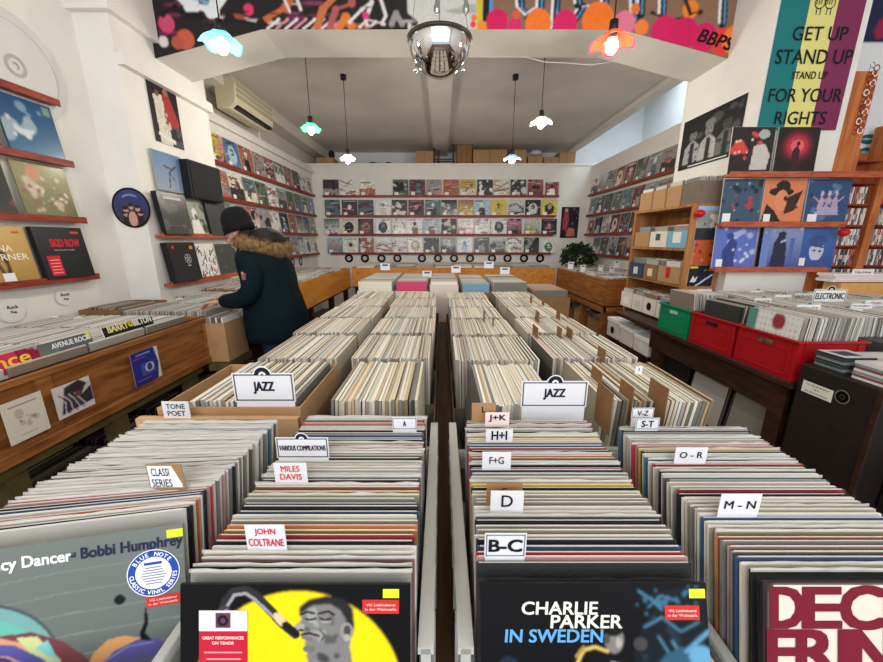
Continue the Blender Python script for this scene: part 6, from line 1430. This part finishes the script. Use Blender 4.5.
# head with face, facing -x and tipped down
TH_ = Matrix.Translation(hd) @ Matrix.Rotation(math.radians(-22), 4, 'Y')
m.ell((0, 0, .0), (.092, .075, .112), SKINM, 24, 18, T=TH_); m.ell((-.03, 0, -.06), (.062, .055, .055), SKINM, 18, 12, T=TH_)
m.ell((-.098, 0, -.02), (.020, .014, .026), SKINM, 12, 8, T=TH_); m.ell((-.105, 0, -.03), (.014, .017, .012), SKINM, 12, 8, T=TH_)
LIP = mat('lips', (176, 100, 92), .5); m.ell((-.086, 0, -.066), (.012, .024, .006), LIP, 12, 8, T=TH_); m.ell((-.084, 0, -.074), (.012, .02, .006), LIP, 12, 8, T=TH_)
for s_ in (-1, 1):
    m.ell((-.078, s_ * .030, .006), (.012, .014, .009), mat('eye_white', (230, 228, 224), .3), 12, 8, T=TH_); m.ell((-.0885, s_ * .030, .005), (.003, .006, .006), mat('pupil', (30, 24, 22), .2), 10, 6, T=TH_)
    m.ell((.0, s_ * .078, -.01), (.018, .010, .030), SKINM, 12, 8, T=TH_)
# hands with five fingers
def hand(mb, wrist, dirx, diry, dz, side):
    w0 = Vector(wrist); d = Vector((dirx, diry, dz)).normalized(); up = Vector((0, 0, 1)); s_ = d.cross(up).normalized() * side; n = s_.cross(d).normalized() * side
    P_ = lambda a, b, c: tuple(w0 + d * a + s_ * b + n * c)
    vs = [(P_(-.02, 0, 0), (.022, .018)), (P_(.03, 0, 0), (.034, .014)), (P_(.065, 0, 0), (.038, .012))]
    add_skin(mb, vs, [(0, 1), (1, 2)], SKINM, 1)
    for b, L in ((-.026, .062), (-.009, .075), (.009, .070), (.026, .055)):
        vs = [(P_(.055, b, 0), .0088), (P_(.075, b, -.002), .0086), (P_(.075 + L * .4, b * 1.05, -.012), .0078), (P_(.075 + L * .68, b * 1.05, -.030), .0072), (P_(.075 + L * .8, b, -.048), .0064)]
        add_skin(mb, vs, [(0, 1), (1, 2), (2, 3), (3, 4)], SKINM, 1)
    vs = [(P_(.015, -.02, -.005), .012), (P_(.040, -.048, -.014), .0105), (P_(.066, -.058, -.026), .009), (P_(.086, -.052, -.038), .0078)]
    add_skin(mb, vs, [(0, 1), (1, 2), (2, 3)], SKINM, 1)
hand(m, (-.36, -.185, 1.045), -1, .12, -.10, -1)
hand(m, (-.395, .07, 1.06), -1, -.25, -.05, 1)
m.build('body', t)
# clothing
m = MB(); add_skin(m, [((0, 0, .90), (.15, .14)), ((.01, -.09, .80), (.108, .108)), ((.01, -.11, .48), (.08, .08)), ((.02, -.12, .12), (.066, .066)), ((.01, .09, .80), (.108, .108)), ((-.01, .11, .48), (.08, .08)), ((-.0, .12, .12), (.066, .066))], [(0, 1), (1, 2), (2, 3), (0, 4), (4, 5), (5, 6)], TROU, 2); m.build('trousers', t)
for s_ in (-1, 1):
    m = MB(); add_skin(m, [((.05, s_ * .12, .05), .05), ((-.06, s_ * .125, .045), .05), ((-.17, s_ * .13, .038), .042)], [(0, 1), (1, 2)], mat('black_shoe', (22, 20, 20), .5), 2); m.box(-.21, .10, s_ * .125 - .048, s_ * .125 + .048, 0, .02, BLACK); m.build('shoe', t)
# coat: stacked rounded sections, centre x, half x, half y
m = MB(); secs = [(.745, .00, .205, .225), (.75, .0, .222, .24), (.80, .0, .225, .24), (.92, .005, .228, .24), (1.04, -.005, .212, .23), (1.12, -.015, .195, .222), (1.20, -.025, .19, .226), (1.28, -.04, .185, .236), (1.34, -.055, .17, .236), (1.385, -.075, .14, .20), (1.42, -.10, .11, .14), (1.45, -.125, .085, .095)]
N = 40; vs = []
for (z, cx, rx, ry) in secs:
    for k in range(N):
        a = 2 * PI * k / N; ca_, sa_ = math.cos(a), math.sin(a); e = 2.4; q = (abs(ca_) ** e + abs(sa_) ** e) ** (-1 / e)
        fold = 1 + .018 * math.sin(a * 5 + z * 14) + .012 * math.sin(a * 9 - z * 23)
        vs.append((cx + rx * q * ca_ * fold, ry * q * sa_ * fold, z))
m.add(vs, [(i * N + k, i * N + (k + 1) % N, (i + 1) * N + (k + 1) % N, (i + 1) * N + k) for i in range(len(secs) - 1) for k in range(N)], COAT, smooth=True)
for sl in ([((-.05, -.13, 1.36), .085), ((-.045, -.21, 1.29), .085), ((-.025, -.245, 1.19), .078), ((-.06, -.255, 1.10), .076), ((-.14, -.245, 1.065), .068), ((-.24, -.215, 1.058), .056), ((-.325, -.195, 1.05), .046)],
           [((-.05, .13, 1.36), .085), ((-.06, .21, 1.29), .085), ((-.07, .24, 1.19), .078), ((-.11, .235, 1.10), .074), ((-.2, .18, 1.07), .062), ((-.29, .13, 1.065), .052), ((-.365, .085, 1.062), .044)]):
    add_skin(m, sl, [(i, i + 1) for i in range(6)], COAT, 2)
pk = m.build('parka', t)
m = MB(); T = Matrix.Translation((-.055, -.312, 1.235)) @ Matrix.Rotation(.12, 4, 'X'); m.box(-.012, .012, -.003, .02, -.02, .02, PRINT, lin((150, 90, 96)), T=T); m.disc(0, .026, 0, .01, -.005, PRINT, (196, 130, 120), 12, T=T); m.build('sleeve_badge', pk)
# fur collar: torus of tufts round the neck, hood lump inside it
m = MB(); rr = random.Random(9)
def ringp(a, b, R1=.155, R2=.15, r=.046):
    cx, cy, cz = -.045, -.0, 1.435
    rad = Vector((math.cos(a), math.sin(a), 0)); zz = cz + .055 * math.cos(a) * -1 * -.0 + (.03 * -math.cos(a))
    base = Vector((cx + R1 * math.cos(a), cy + R2 * math.sin(a), zz)); nrm = rad * math.cos(b) + Vector((0, 0, 1)) * math.sin(b)
    return base + nrm * r, nrm
n1, n2 = 48, 14; vs = [ringp(2 * PI * i / n1, 2 * PI * j / n2)[0] for i in range(n1) for j in range(n2)]
m.add(vs, [(i * n2 + j, ((i + 1) % n1) * n2 + j, ((i + 1) % n1) * n2 + (j + 1) % n2, i * n2 + (j + 1) % n2) for i in range(n1) for j in range(n2)], FUR, smooth=True)
for k in range(3800):
    a, b = rr.uniform(0, 2 * PI), rr.uniform(0, 2 * PI); p_, nrm = ringp(a, b, r=.044); tg = Vector((rr.uniform(-1, 1), rr.uniform(-1, 1), rr.uniform(-1, 1))) * .6
    d = (nrm + tg).normalized() * rr.uniform(.014, .034); s_ = d.cross(nrm + Vector((.01, .02, .03))).normalized() * .0028
    m.add([p_ + s_, p_ - s_, p_ + d], [(0, 1, 2)], FUR)
ft = m.build('fur_trim', t)
m = MB(); m.ell((-.01, .0, 1.475), (.14, .13, .085), LINE, 24, 14); hdo = m.build('hood', t); ft.parent = hdo
m = MB()
TB = Matrix.Translation(hd) @ Matrix.Rotation(math.radians(-14), 4, 'Y')
prof = [(.104, -.005), (.112, .0), (.113, .04), (.107, .046), (.108, .07), (.102, .105), (.082, .142), (.05, .164), (.0, .172)]
def wv(r, z, a): return r * (1 + .012 * math.sin(24 * a)), z
m.lathe(prof, HAT, 48, T=TB @ Matrix.Translation((.008, 0, .002)), wav=wv); m.lathe([(.104, -.005), (.09, .03)], HAT, 48, T=TB); m.build('beanie', t)
m = MB(); m.ell((.03, 0, -.045), (.075, .078, .075), mat('dark_hair', (36, 28, 24), .7, kind='noise', scale=60), 20, 12, T=TH_); m.build('hair', t)
m = MB()
for s_ in (-1, 1):
    vs = []; c = TH_ @ Vector((-.098, s_ * .031, .004)); m.tube([c + Vector((0, .024 * math.cos(q), .018 * math.sin(q))) for q in [2 * PI * k / 14 for k in range(15)]], .0022, BLACK, 6)
    m.tube([TH_ @ Vector((-.098, s_ * .055, .008)), TH_ @ Vector((.0, s_ * .08, .01))], .002, BLACK, 6)
m.build('glasses', t)

so = stuff.build('record_sleeves'); tag(so, 'packed rows of further record sleeves filling the cartons, counters and boxes', 'record sleeves', kind='stuff')
